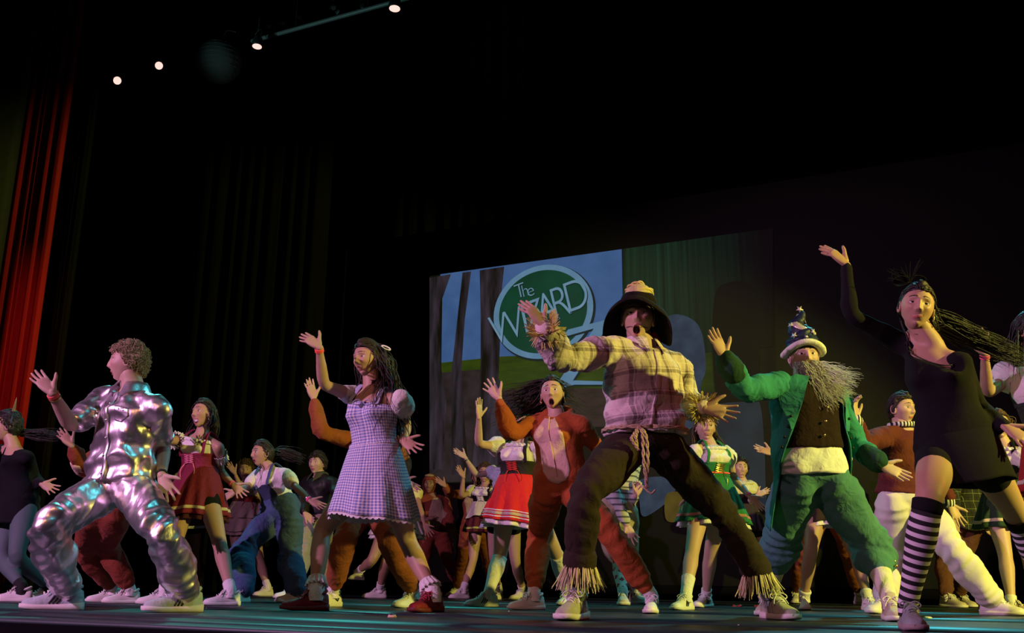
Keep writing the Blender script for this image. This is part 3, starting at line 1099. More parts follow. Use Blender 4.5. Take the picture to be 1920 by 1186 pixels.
    def wrapband(s, name, mat, t0, t1, off=0.02, k=5, n=48, arc=None, prof=None, uvs=False, thick=0.006, wid=1.0, zig=0.0):
        """a shaped piece of cloth lying round (part of) the torso"""
        R = []
        for t in np.linspace(t0, t1, k):
            o_ = off + (np.interp(t, prof[0], prof[1]) if prof else 0)
            r = s.tring(t, o_, n=n, arc=arc, wid=wid)
            R.append(r)
        R = np.array(R)
        if zig:
            R[0] += np.array([0, 0, 1.0]) * (zig * (np.arange(n) % 2))[:, None]
        c = R.mean(axis=1, keepdims=True) if arc is None else np.array([[s.loc(s.tframe(t)[0])] for t in np.linspace(t0, t1, k)])
        d = R - c; d /= np.linalg.norm(d, axis=2)[..., None] + 1e-9
        Rin = (R - d * thick)
        if arc is None:
            v, f = loft(np.concatenate([R, Rin[::-1], R[:1]]), cap=False)
        else:
            v1, f1 = loft(R, cap=False, closed=False)
            v2, f2 = loft(Rin, cap=False, closed=False)
            m = len(v1)
            v = np.vstack([v1, v2])
            f = f1 + [tuple(i + m for i in q[::-1]) for q in f2]
            ring = [i for i in range(n)] + [r * n + n - 1 for r in range(1, k)] + [(k - 1) * n + j for j in range(n - 2, -1, -1)] + [r * n for r in range(k - 2, 0, -1)]
            for i in range(len(ring)):
                a, b = ring[i], ring[(i + 1) % len(ring)]
                f.append((a, a + m, b + m, b))
        A = np.linspace(0, 0.8, n)
        uv = np.column_stack([np.tile(A, k), np.repeat(np.linspace(t0, t1, k) * 0.5, n)])
        uvv = np.vstack([uv, uv, uv[:n]])[:len(v)]
        return MB().add(v, f, uv=uvv).build(name, mat, s.root, uv=True)

    def patch(s, name, mat, garment, pts, off=0.004, k=26, thick=0.003):
        """a flat piece of cloth laid on a garment; pts = outline as (t, angle) along the torso"""
        V, F = s.gm[garment]
        bvh = BVHTree.FromPolygons([tuple(v) for v in V], F)
        P = np.asarray(pts, float)
        cen = P.mean(axis=0)
        # outline resampled, filled in rings towards the middle
        Q = np.vstack([P, P[:1]])
        L = np.concatenate([[0], np.cumsum(np.linalg.norm(np.diff(Q, axis=0) * [1, .35], axis=1))])
        uu = np.linspace(0, L[-1], k * 2, endpoint=False)
        O = np.column_stack([np.interp(uu, L, Q[:, 0]), np.interp(uu, L, Q[:, 1])])
        rows = []
        for r in np.linspace(1, 0.04, 10):
            row = []
            for t, a in cen + (O - cen) * r:
                c, ax, fw = s.tframe(t)
                d = ax * math.sin(a) + fw * math.cos(a)
                c = s.loc(c)
                h = bvh.ray_cast(Vector(c), Vector(d), 0.45)
                q = np.array(h[0]) + d * (off) if h[0] is not None else c + d * 0.15
                row.append(q)
            rows.append(row)
        R = np.array(rows)
        v, f = loft(R, cap=False)
        n = R.shape[1]
        f.append(tuple((len(R) - 1) * n + j for j in range(n)))
        m = len(v)
        back = np.array(s.loc(s.tframe(cen[0])[0]))
        dv = nrm(v.mean(axis=0) - back)
        v2 = v[:n] - dv * (off + thick)
        v = np.vstack([v, v2])
        for j in range(n):
            f.append((j, m + j, m + (j + 1) % n, (j + 1) % n))
        return MB().add(v, f).build(name, mat, s.root)

    # -------- hair
    def scalp(s, N, seed=0, front=0.50, back=-0.55, side=-0.05, ymax=2.0):
        """root points and normals on the hairy part of the head (head frame)"""
        rs = np.random.RandomState(seed)
        out = []
        while len(out) < N:
            p = nrm(rs.normal(size=3))
            lim = np.interp(p[1], [-1, -0.2, 0.15, 0.55, 1], [back, back * .7, side, front, front + .12])
            if p[2] > lim and p[1] < ymax:
                out.append(p)
        p = np.array(out)
        P = p * np.array([0.0765, 0.100, 0.118])
        t = np.clip(-P[:, 2] / 0.114, 0, 1)
        P[:, 1] = np.where(P[:, 1] < 0, P[:, 1] * (1 - 0.3 * t), P[:, 1])
        return P, p
    def cap(s, name, mat, thick=0.012, front=0.50, back=-0.6, side=-0.05, lump=0.004, seed=0, n=26):
        p, F = qs(n)
        lim = np.interp(p[:, 1], [-1, -0.2, 0.15, 0.55, 1], [back, back * .75, side, front, front + .12])
        P = p * np.array([0.0745, 0.0975, 0.1150])
        t = np.clip(-P[:, 2] / 0.114, 0, 1)
        P[:, 1] = np.where(P[:, 1] < 0, P[:, 1] * (1 - 0.36 * t ** 1.2), P[:, 1])
        depth = np.clip((p[:, 2] - lim) / 0.12, -0.6, 1)
        P = P + p * (thick * depth)[:, None]
        rs = np.random.RandomState(seed)
        for i in range(4):
            k = rs.normal(size=3) * 60
            P += p * (lump * np.sin(P @ k + i))[:, None] * np.clip(depth, 0, 1)[:, None]
        keep = depth > -0.5
        F2 = [q for q in F if all(keep[i] for i in q)]
        used = sorted({i for q in F2 for i in q})
        mp = {u: i for i, u in enumerate(used)}
        mb = MB().add(s.hp(P[used]), [tuple(mp[i] for i in q) for q in F2])
        return mb
    def long_hair(s, N=140, K=14, length=0.36, wind=(0.0, 0.0, 0.0), spread=0.25, seed=0, r=0.0055, grav=1.0, wav=0.010, front=0.5, back=-0.5, side=-0.05, lift=0.5, drape=True, ymax=0.22):
        """locks from the scalp that fall with gravity, blow with the wind and slide over head and shoulders"""
        rs = np.random.RandomState(seed)
        P0, n0 = s.scalp(N, seed, front, back, side, ymax)
        hc = s.loc(s.hc)
        HM, hs = s.HM, s.hs
        P = hc + (P0 * hs) @ HM.T
        nW = n0 @ HM.T
        L = length * (0.75 + 0.4 * rs.rand(N))
        wv = np.asarray(wind)[None] * (0.5 + rs.rand(N, 1)) + rs.normal(size=(N, 3)) * spread * 0.18
        # start: combed back and down along the skull
        down = np.array([0, 0, -1.0])
        fwd = HM[:, 1]
        vel = nW * lift - fwd[None] * 0.85 + down * 0.45 + rs.normal(size=(N, 3)) * 0.08
        path = [P.copy()]
        ell = np.array([0.0785, 0.103, 0.121]) * hs
        shc = [s.loc(s.shr), s.loc(s.shl), s.loc(s.nk)]
        ch = s.loc(s.pel + (s.nk - s.pel) * 0.8)
        ph = rs.rand(N, 3) * 6.28
        for k in range(1, K):
            vel = vel * 0.62 + down * 0.38 * grav + wv * 0.38 + np.sin(ph + k * 0.9) * wav * 8
            vn = vel / (np.linalg.norm(vel, axis=1)[:, None] + 1e-9)
            P = P + vn * (L / (K - 1))[:, None]
            q = (P - hc) @ HM
            q[:, 1] += 0.0
            d = np.sqrt(((q / ell) ** 2).sum(axis=1))
            m = d < 1.02
            q[m] = q[m] / d[m][:, None] * 1.03
            m2 = (q[:, 1] > 0.015 * hs) & (np.abs(q[:, 0]) < 0.080 * hs) & (q[:, 2] < 0.062 * hs) & (q[:, 2] > -0.2)
            q[m2, 1] = np.minimum(q[m2, 1], 0.10 * hs)
            sgx = np.where(P0[:, 0] >= 0, 1.0, -1.0)
            q[m2, 0] = sgx[m2] * (0.080 + 0.004 * np.abs(np.sin(ph[m2, 0]))) * hs
            q[m2, 1] = q[m2, 1] * 0.6
            m = m | m2
            P = np.where(m[:, None], hc + q @ HM.T, P)
            if drape:
                for c, rr in ((shc[0], .062 * s.s), (shc[1], .062 * s.s), (shc[2], .068 * s.s)):
                    dd = P - c; ln = np.linalg.norm(dd, axis=1); m = ln < rr
                    P[m] = c + dd[m] / (ln[m][:, None] + 1e-9) * rr
                # chest as an upright ellipsoid
                axs = np.column_stack([s.sax, nrm(np.cross(s.sax, s.up)), s.up])
                q = (P - ch) @ axs; el = np.array([.15, .125, .17]) * s.s
                d = np.sqrt(((q / el) ** 2).sum(axis=1)); m = d < 1
                q[m] = q[m] / d[m][:, None]
                P = np.where(m[:, None], ch + q @ axs.T, P)
            path.append(P.copy())
        paths = np.stack(path, axis=1)
        return strands(paths, r * (0.7 + 0.6 * rs.rand(N)), 0.0008, 4, seed)
    def curls(s, N=260, r=0.010, seed=0, front=0.42, back=-0.6, side=-0.02, out=0.02, th=0.0045, turns=1.5):
        rs = np.random.RandomState(seed)
        P0, n0 = s.scalp(N, seed, front, back, side)
        K = 12
        u = np.linspace(0, 1, K)
        paths = []
        for i in range(N):
            n = n0[i]; a = nrm(np.cross(n, rs.normal(size=3))); b = np.cross(n, a)
            ph = rs.rand() * 6.28; rr = r * (0.6 + 0.8 * rs.rand()); o_ = out * (0.5 + rs.rand())
            c = P0[i] + n * (u * o_)[:, None]
            c = c + a * (rr * np.cos(ph + u * 6.28 * turns))[:, None] + b * (rr * np.sin(ph + u * 6.28 * turns))[:, None]
            paths.append(c)
        paths = s.hp(np.array(paths).reshape(-1, 3)).reshape(N, K, 3)
        return strands(paths, th * (0.7 + 0.6 * rs.rand(N)), th * 0.4, 5, seed)
    def comb(s, N=260, thick=.013, front=.5, back=-.6, side=-.05, seed=2, K=9, step=.020, r=.0030):
        """fine locks combed back over the skull"""
        rs = np.random.RandomState(seed)
        P0, n0 = s.scalp(N, seed + 5, front - .04, back, side - .06)
        ell = np.array([.0745, .0975, .115]) + thick * .92
        d = n0.copy(); out = []
        sw = rs.normal(size=(N, 3)) * .25
        for k in range(K):
            q = d * ell
            t = np.clip(-q[:, 2] / .114, 0, 1)
            q[:, 1] = np.where(q[:, 1] < 0, q[:, 1] * (1 - .36 * t ** 1.2), q[:, 1])
            e = q + d * (.003 * math.sin(pi * k / (K - 1)))[..., None] if False else q + d * .002 * (1 if 0 < k < K - 1 else -1)
            out.append(e)
            flow = np.array([0, -1.0, -.55])[None] + sw * .5 + np.column_stack([np.sign(d[:, 0]) * .25, np.zeros(N), np.zeros(N)])
            flow = flow - d * (flow * d).sum(axis=1)[:, None]
            flow /= np.linalg.norm(flow, axis=1)[:, None] + 1e-9
            d = d + flow * step / .1
            d /= np.linalg.norm(d, axis=1)[:, None]
        pth = s.hp(np.stack(out, 1).reshape(-1, 3)).reshape(N, K, 3)
        return strands(pth, r * (.6 + .8 * rs.rand(N)), r * .4, 4, seed)
    def hair(s, mat, capkw=None, pieces=(), name='hair', combed=True):
        mb = s.cap(name, mat, **(capkw or {}))
        if combed:
            ck = {k: v for k, v in (capkw or {}).items() if k in ('thick', 'front', 'back', 'side')}
            mb.add(*s.comb(320 if s.fine else 120, r=.0028 if s.fine else .004, **ck))
        for v, f in pieces:
            mb.add(v, f)
        return mb.build(name, mat, s.root)
# ================================================================ the stage
RZ = -YAW
def stage_box(mb, x0, x1, y0, y1, z0, z1):
    return mb.add(*box(x1 - x0, y1 - y0, z1 - z0, ((x0 + x1) / 2, (y0 + y1) / 2, (z0 + z1) / 2)))

def floor_mat(name, col, rough):
    t = NT(name)
    _, o = t.obj()
    tc = t.n('ShaderNodeTexCoord')
    mp = t.n('ShaderNodeMapping'); mp.inputs['Scale'].default_value = (0.8, 9, 1)
    nz = t.n('ShaderNodeTexNoise'); nz.inputs['Scale'].default_value = 3.0; nz.inputs['Detail'].default_value = 6
    t.l(tc.outputs['Object'], mp.inputs[0]); t.l(mp.outputs[0], nz.inputs[0])
    t.l(t.mix(nz.outputs[0], tuple(c * .55 for c in col), tuple(c * 1.5 for c in col)), t.b.inputs['Base Color'])
    r = t.n('ShaderNodeMapRange'); r.inputs[3].default_value = rough - .1; r.inputs[4].default_value = rough + .12
    t.l(nz.outputs[0], r.inputs[0]); t.l(r.outputs[0], t.b.inputs['Roughness'])
    t.b.inputs['Specular IOR Level'].default_value = 0.6
    bp = t.n('ShaderNodeBump'); bp.inputs['Strength'].default_value = 0.05; bp.inputs['Distance'].default_value = 0.003
    t.l(nz.outputs[0], bp.inputs['Height']); t.l(bp.outputs[0], t.b.inputs['Normal'])
    return t.m
FLOORM = floor_mat('black_dance_floor', (0.013, 0.027, 0.028), 0.40)
LIPM = floor_mat('worn_stage_lip', (0.032, 0.055, 0.050), 0.5)
BLACK = fab('black_masonite', (0.0035, 0.0035, 0.004), 0.95, None, spec=0.03)
YF = 2.80           # front edge of the stage
YB = 11.4           # screen
fl = empty('floor', (0, 0, 0), RZ); tag(fl, 'dark dance floor laid over the stage', None, None, 'structure')
stage_box(MB(), -14, 12, YF, 14, -0.30, -0.012).build('deck', BLACK, fl, smooth=False)
ys = [YF, YF + 0.24, YF + 0.62, YF + 1.6, YF + 3.2, YF + 4.8, YF + 6.4, YF + 8.0, YF + 9.6, 14]
for i in range(len(ys) - 1):
    stage_box(MB(), -14, 12, ys[i] + (0.006 if i else 0), ys[i + 1] - 0.006, -0.012, 0.0).build('floor_strip', LIPM if i == 0 else FLOORM, fl, smooth=False)
tag(stage_box(MB(), -14, 12, YF + 0.03, YF + 0.10, -1.30, -0.30).build('wall_stage_front', BLACK, None, smooth=False, rotz=RZ), 'black front face of the raised stage', None, None, 'structure')
tag(stage_box(MB(), -14, 12, -6, YF + 0.03, -1.36, -1.30).build('floor_house', BLACK, None, smooth=False, rotz=RZ), 'dark floor of the house before the stage', None, None, 'structure')
# black masking at the back and the wall of the house on the far left
tag(stage_box(MB(), -18, 16, 13.4, 13.5, -0.01, 9.0).build('wall_back', fab('black_backdrop', (0.0035, 0.0035, 0.0038), 1.0, None, spec=0.0), None, smooth=False, rotz=RZ), 'black back wall of the stage', None, None, 'structure')
tag(stage_box(MB(), -18, 16, -6, 13.5, 9.0, 9.1).build('ceiling', fab('black_grid', (0.004, 0.004, 0.004), 1.0, None, spec=0.0), None, smooth=False, rotz=RZ), 'black ceiling over the stage', None, None, 'structure')

def drape(name, x0, x1, y, z0, z1, folds_n, amp, mat, label, cat, group=None, seed=0):
    """hanging cloth in stage coordinates with its own depth of folds"""
    rs = np.random.RandomState(seed)
    n, k = folds_n * 10 + 1, 14
    u = np.linspace(0, 1, n)
    ph = rs.rand(5) * 6.28
    rows = []
    for z in np.linspace(z0, z1, k):
        tz = (z - z0) / (z1 - z0)
        w_ = amp * (1.15 - 0.3 * tz)
        off = w_ * (np.cos(2 * pi * folds_n * u + 0.9 * np.sin(2 * pi * 2 * u + ph[0]) + 0.15 * math.sin(3 * tz + ph[1])) + 0.35 * np.cos(2 * pi * folds_n * 2.3 * u + ph[2]))
        xx = x0 + (x1 - x0) * u + 0.4 * w_ * np.sin(2 * pi * folds_n * u * 2 + ph[3])
        rows.append(np.column_stack([xx, y + off, np.full(n, z)]))
    R = np.array(rows)
    v1, f1 = loft(R, cap=False, closed=False)
    v2 = v1 + np.array([0, 0.012, 0])
    m = len(v1)
    f = [q[::-1] for q in f1] + [tuple(i + m for i in q) for q in f1]
    for i in range(k - 1):
        for j in (0, n - 1):
            a, b = i * n + j, (i + 1) * n + j
            f.append((a, b, b + m, a + m))
    o = MB().add(np.vstack([v1, v2]), f).build(name, mat, None, rotz=RZ)
    tag(o, label, cat, group)
    return o
REDV = fab('red_velvet', (0.30, 0.006, 0.009), 0.8, (90, 0.25), 0.15)
BLKV = fab('black_velour', (0.006, 0.006, 0.0065), 1.0, (60, 0.2), 0.2, spec=0.02)
YC = 6.9
xa, _ = plane_hit(-40, 700, YC); xb, _ = plane_hit(66, 640, YC)
drape('stage_curtain', xa, xb, YC, 0.0, 8.6, 6, 0.030, REDV, 'red velvet curtain hanging in folds at the edge of the stage', 'curtain', None, 4)
xc_, _ = plane_hit(75, 640, YC + 0.25); 
drape('masking_leg', xb - 0.05, xb + 0.16, YC + 0.22, 0.0, 8.6, 3, 0.03, fab('grey_black_velour', (0.007, 0.0075, 0.006), 1.0, None, spec=0.02), 'narrow dark masking cloth just behind the red curtain', 'curtain', None, 8)
drape('masking_leg', -10.2, -7.9, 10.4, 0.0, 8.8, 9, 0.07, BLKV, 'black masking drape hanging beyond the red curtain', 'curtain', 'black masking drapes', 5)
drape('masking_leg', -7.9, -5.6, 12.0, 0.0, 8.8, 9, 0.07, BLKV, 'black masking drape hanging beside the projection screen', 'curtain', 'black masking drapes', 6)
# painted side wall seen past the curtain
xw, _ = plane_hit(27, 340, YC - 0.5)
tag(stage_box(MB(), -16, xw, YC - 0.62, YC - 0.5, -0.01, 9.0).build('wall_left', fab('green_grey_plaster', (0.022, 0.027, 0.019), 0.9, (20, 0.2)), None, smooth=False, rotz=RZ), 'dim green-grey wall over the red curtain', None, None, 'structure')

# ---------------------------------------------------------------- projection screen with the projected title picture
def S2(px, py, Y=YB):
    return plane_hit(px, py, Y)
xl, zt = S2(652, 466)
_, zb = S2(652, 1088)
xr = S2(2100, 600)[0]
screen = empty('projection_screen', tuple(ST(0, YB)), RZ)
tag(screen, 'wide grey projection screen showing a dim painted title picture', 'screen')
sg = stage_box(MB(), xl, xr, 0, 0.03, zb, zt)
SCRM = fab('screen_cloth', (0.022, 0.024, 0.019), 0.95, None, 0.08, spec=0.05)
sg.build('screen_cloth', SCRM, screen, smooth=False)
bor = MB()
stage_box(bor, xl - 0.05, xr, -0.01, 0.04, zt, zt + 0.06); stage_box(bor, xl - 0.05, xr, -0.01, 0.04, zb - 0.10, zb)
stage_box(bor, xl - 0.05, xl, -0.01, 0.04, zb, zt)
bor.build('screen_border', BLACK, screen, smooth=False)
layer = [0]
def flat_poly(name, pix, mat, parent=screen, is_stage=False):
    """a flat patch of the projected picture, traced on the screen plane"""
    layer[0] += 1
    y = -0.002 - 0.0012 * layer[0]
    P = [S2(*p) for p in pix] if not is_stage else pix
    if name == 'picture_shape':      # rounded outline
        q = np.array([P[-1]] + list(P) + [P[0], P[1]]); q = np.column_stack([q, np.zeros(len(q))])
        k = len(P); u = np.linspace(0, k, k * 8, endpoint=False); i = u.astype(int); t = (u - i)[:, None]
        A, B, C_, D_ = q[i], q[i + 1], q[(i + 2)], q[np.minimum(i + 3, len(q) - 1)]
        P = [tuple(r[:2]) for r in 0.5 * (2 * B + (C_ - A) * t + (2 * A - 5 * B + 4 * C_ - D_) * t ** 2 + (3 * B - 3 * C_ + D_ - A) * t ** 3)]
    v = [(x, y, z) for x, z in P]
    return MB().add(v, [tuple(range(len(v)))]).build(name, mat, parent, smooth=False)
def pic_mat(name, a, b, strength, scale=2.0, stretch=(1, 1, 1), rag=0.5, fade=None):
    t = NT(name)
    tc = t.n('ShaderNodeTexCoord'); mp = t.n('ShaderNodeMapping'); mp.inputs['Scale'].default_value = stretch
    nz = t.n('ShaderNodeTexNoise'); nz.inputs['Scale'].default_value = scale; nz.inputs['Detail'].default_value = 6
    t.l(tc.outputs['Object'], mp.inputs[0]); t.l(mp.outputs[0], nz.inputs[0])
    r = t.n('ShaderNodeMapRange'); r.inputs[1].default_value = 0.5 - rag * .4; r.inputs[2].default_value = 0.5 + rag * .4
    t.l(nz.outputs[0], r.inputs[0])
    c = t.mix(r.outputs[0], a, b)
    if fade:
        _, o = t.obj()
        q = t.n('ShaderNodeMapRange'); q.inputs[1].default_value = fade[0]; q.inputs[2].default_value = fade[1]
        t.l(o[0], q.inputs[0]); c = t.mix(q.outputs[0], c, (0.0002, 0.0002, 0.0002))
    t.l(c, t.b.inputs['Emission Color'])
    t.b.inputs['Emission Strength'].default_value = strength
    t.b.inputs['Base Color'].default_value = (0.022, 0.024, 0.019, 1)
    t.b.inputs['Roughness'].default_value = 1.0
    t.b.inputs['Specular IOR Level'].default_value = 0.0
    return t.m
PIC = 1.0
FX = (S2(1240, 600)[0], S2(1440, 600)[0])
sky = pic_mat('picture_sky', (0.030, 0.075, 0.19), (0.045, 0.10, 0.24), PIC, 3)
bark = pic_mat('picture_bark', (0.0022, 0.0014, 0.002), (0.032, 0.023, 0.037), PIC, 2.2, (3.4, 1, 0.5), 0.32)
brush = pic_mat('picture_undergrowth', (0.006, 0.004, 0.004), (0.032, 0.020, 0.026), PIC, 5, (1, 1, 1), 0.7)
grass = pic_mat('picture_meadow', (0.010, 0.022, 0.0025), (0.032, 0.055, 0.004), PIC, 2.5, (1, 1, 4), 0.7, FX)
path = pic_mat('picture_path', (0.018, 0.011, 0.010), (0.032, 0.020, 0.016), PIC, 4, (1, 1, 3), fade=FX)
emer = pic_mat('picture_green_folds', (0.0015, 0.0045, 0.0025), (0.006, 0.030, 0.015), PIC, 2.2, (7, 1, 0.12), 0.5, FX)
dim = pic_mat('picture_shade', (0.0012, 0.001, 0.0009), (0.0035, 0.003, 0.0026), PIC, 3, fade=FX)
dark = pic_mat('picture_dark', (0.0004, 0.0004, 0.0004), (0.0012, 0.001, 0.001), PIC, 3)
steel = pic_mat('picture_steel_blue', (0.008, 0.012, 0.018), (0.016, 0.023, 0.032), PIC, 3, (1, 1, 1))
paleb = pic_mat('picture_pale_blue', (0.012, 0.021, 0.042), (0.026, 0.042, 0.072), PIC, 6, (1, 1, 1))
ringm = pic_mat('picture_ring_blue', (0.075, 0.16, 0.26), (0.10, 0.20, 0.31), PIC, 4)
discm = pic_mat('picture_disc_green', (0.0015, 0.018, 0.011), (0.003, 0.055, 0.030), PIC, 1.3, (1, 1, 1), 0.9)
letm = pic_mat('picture_letters', (0.10, 0.19, 0.28), (0.13, 0.24, 0.34), PIC, 6)
edgem = pic_mat('picture_letter_edge', (0.004, 0.010, 0.012), (0.006, 0.014, 0.016), PIC, 6)
yelm = pic_mat('picture_yellow', (0.05, 0.034, 0.004), (0.08, 0.055, 0.006), PIC, 6)
pic = empty('projected_picture', (0, 0, 0), 0, screen)
flat_poly('picture_ground', [(806, 517.5), (1165, 467.5), (1450, 430), (1460, 905), (806, 905)], dim, pic)
flat_poly('picture_sky', [(826, 514), (1166, 467), (1170, 690), (826, 690)], sky, pic)
flat_poly('picture_meadow', [(826, 680), (940, 668), (1200, 660), (1440, 640), (1440, 740), (1100, 728), (826, 735)], grass, pic)
flat_poly('picture_path', [(826, 734), (1100, 727), (1440, 738), (1440, 800), (826, 800)], path, pic)
flat_poly('picture_undergrowth', [(806, 700), (930, 690), (945, 740), (1010, 770), (1060, 860), (940, 900), (806, 905)], brush, pic)
flat_poly('picture_tree', [(806, 521), (846, 514), (830, 560), (828, 690), (838, 760), (830, 880), (806, 880)], bark, pic)
flat_poly('picture_tree', [(868, 511), (884, 509), (872, 600), (866, 690), (872, 800), (880, 890), (846, 890), (848, 780), (848, 690), (858, 600)], bark, pic)
flat_poly('picture_tree', [(900, 507), (946, 500), (940, 560), (938, 650), (934, 740), (944, 870), (884, 890), (896, 780), (902, 680), (902, 590)], bark, pic)
flat_poly('picture_curtain', [(1168, 467), (1450, 428), (1450, 650), (1168, 676)], emer, pic)
# plain soft shapes in the colours of the right half of the picture (no figures)
flat_poly('picture_shape', [(1236, 618), (1262, 590), (1300, 600), (1318, 630), (1324, 690), (1316, 720), (1300, 800), (1232, 800), (1228, 690)], paleb, pic)
flat_poly('picture_shape', [(1340, 560), (1366, 530), (1404, 532), (1420, 570), (1424, 700), (1400, 760), (1352, 760), (1338, 690)], dark, pic)
flat_poly('picture_shape', [(1336, 770), (1350, 757), (1410, 754), (1428, 768), (1436, 900), (1428, 952), (1340, 952), (1330, 900)], steel, pic)
flat_poly('picture_shape', [(1200, 900), (1260, 896), (1262, 930), (1210, 968), (1200, 940)], paleb, pic)
flat_poly('picture_shape', [(1250, 928), (1278, 926), (1276, 972), (1250, 974)], yelm, pic)
# emblem: green disc in a pale ring with the title
cxp, czp = S2(1018, 584)
rx = (S2(1108, 584)[0] - S2(922, 584)[0]) / 2 ; rz = (S2(1018, 497)[1] - S2(1018, 672)[1]) / 2
def ell(cx, cz, a, b, n=64):
    t = np.linspace(0, 2 * pi, n, endpoint=False)
    return [(cx + a * math.cos(q), cz + b * math.sin(q)) for q in t]
flat_poly('picture_emblem_edge', ell(cxp + .02, czp - .02, rx * 1.02, rz * 1.02), edgem, pic, True)
flat_poly('picture_emblem_ring', ell(cxp, czp, rx, rz), ringm, pic, True)
flat_poly('picture_emblem_disc', ell(cxp, czp, rx * .885, rz * .885), discm, pic, True)
def letter(ch, px, py, size, rot=0.0, sx=1.0, mat=letm, parent=pic):
    """one letter of the title, centre at a pixel, height in pixels"""
    layer[0] += 1
    cu = bpy.data.curves.new('t', 'FONT')
    cu.body = ch; cu.size = 1.0; cu.align_x = 'CENTER'; cu.offset = -0.014
    cu.extrude = 0.0
    to = bpy.data.objects.new('t', cu); COL.objects.link(to)
    bpy.context.view_layer.update()
    dg = bpy.context.evaluated_depsgraph_get()
    me = bpy.data.meshes.new_from_object(to.evaluated_get(dg))
    bpy.data.objects.remove(to); bpy.data.curves.remove(cu)
    V = np.empty(len(me.vertices) * 3); me.vertices.foreach_get('co', V); V = V.reshape(-1, 3)
    F = [tuple(p.vertices) for p in me.polygons]
    bpy.data.meshes.remove(me)
    lo, hi = V.min(axis=0), V.max(axis=0)
    V[:, :2] -= (lo[:2] + hi[:2]) / 2
    k = (S2(px, py - size / 2)[1] - S2(px, py + size / 2)[1]) / (hi[1] - lo[1])
    V *= k
    c, s_ = math.cos(rot), math.sin(rot)
    x = V[:, 0] * sx; z = V[:, 1]
    X, Zc = S2(px, py)
    out = np.column_stack([X + x * c - z * s_, np.full(len(V), -0.002 - 0.0012 * layer[0]), Zc + x * s_ + z * c])
    F = [q[::-1] for q in F]
    return MB().add(out, F).build('title_letter', mat, parent, smooth=False)
for ch, x, y, sz, sx in (('T', 976, 545, 26, .9), ('h', 986, 545, 22, .9), ('e', 997, 548, 15, 1),
                         ('W', 952, 612, 56, .80), ('I', 985, 597, 56, .9), ('Z', 1003, 590, 54, .8), ('A', 1027, 578, 58, .75), ('R', 1054, 566, 58, .75), ('D', 1083, 553, 56, .8)):
    letter(ch, x + 1.5, y + 1.5, sz, 0.24, sx, edgem)
    letter(ch, x, y, sz, 0.24, sx)
for off_, m_ in ((3, edgem), (0, ringm)):
    flat_poly('title_letter', [(1056 + off_, 632 + off_), (1068 + off_, 619 + off_), (1142 + off_, 600 + off_), (1146 + off_, 606 + off_), (1072 + off_, 722 + off_), (1046 + off_, 722 + off_), (1116 + off_, 617 + off_), (1070 + off_, 630 + off_)], m_, pic)
    flat_poly('title_letter', [(1046 + off_, 722 + off_), (1080 + off_, 714 + off_), (1140 + off_, 716 + off_), (1140 + off_, 722 + off_), (1080 + off_, 722 + off_), (1050 + off_, 730 + off_)], m_, pic)

# ---------------------------------------------------------------- lighting pipes, lamps and the hanging globe
STEEL = fab('grey_pipe', (0.16, 0.20, 0.20), 0.55, None, 0.1, metal=0.4)
CAN = fab('black_lamp_housing', (0.02, 0.02, 0.022), 0.45, None, 0.1)
DARKLENS = fab('unlit_lens', (0.10, 0.11, 0.11), 0.15, None, 0.05)
LENS = glow('lit_lens', (1.0, 0.62, 0.54), 1.25)
YP = 8.0
px0, pz0 = plane_hit(476, 75, YP); px1, pz1 = plane_hit(756, 0, YP)
pp = empty('lighting_pipe', tuple(ST(0, YP)), RZ); tag(pp, 'long grey lighting pipe hung high over the stage', 'pipe')
zz = (pz0 + pz1) / 2
MB().add(*tube([[px0 - 0.02, 0, zz], [px1 + 4.5, 0, zz]], 0.024, n=14)).build('tube', STEEL, pp)
for x in (px0 + 0.6, px1 + 1.2):
    MB().add(*tube([[x, 0, zz], [x, 0, 8.99]], 0.004, n=6)).build('hanging_wire', CAN, pp)
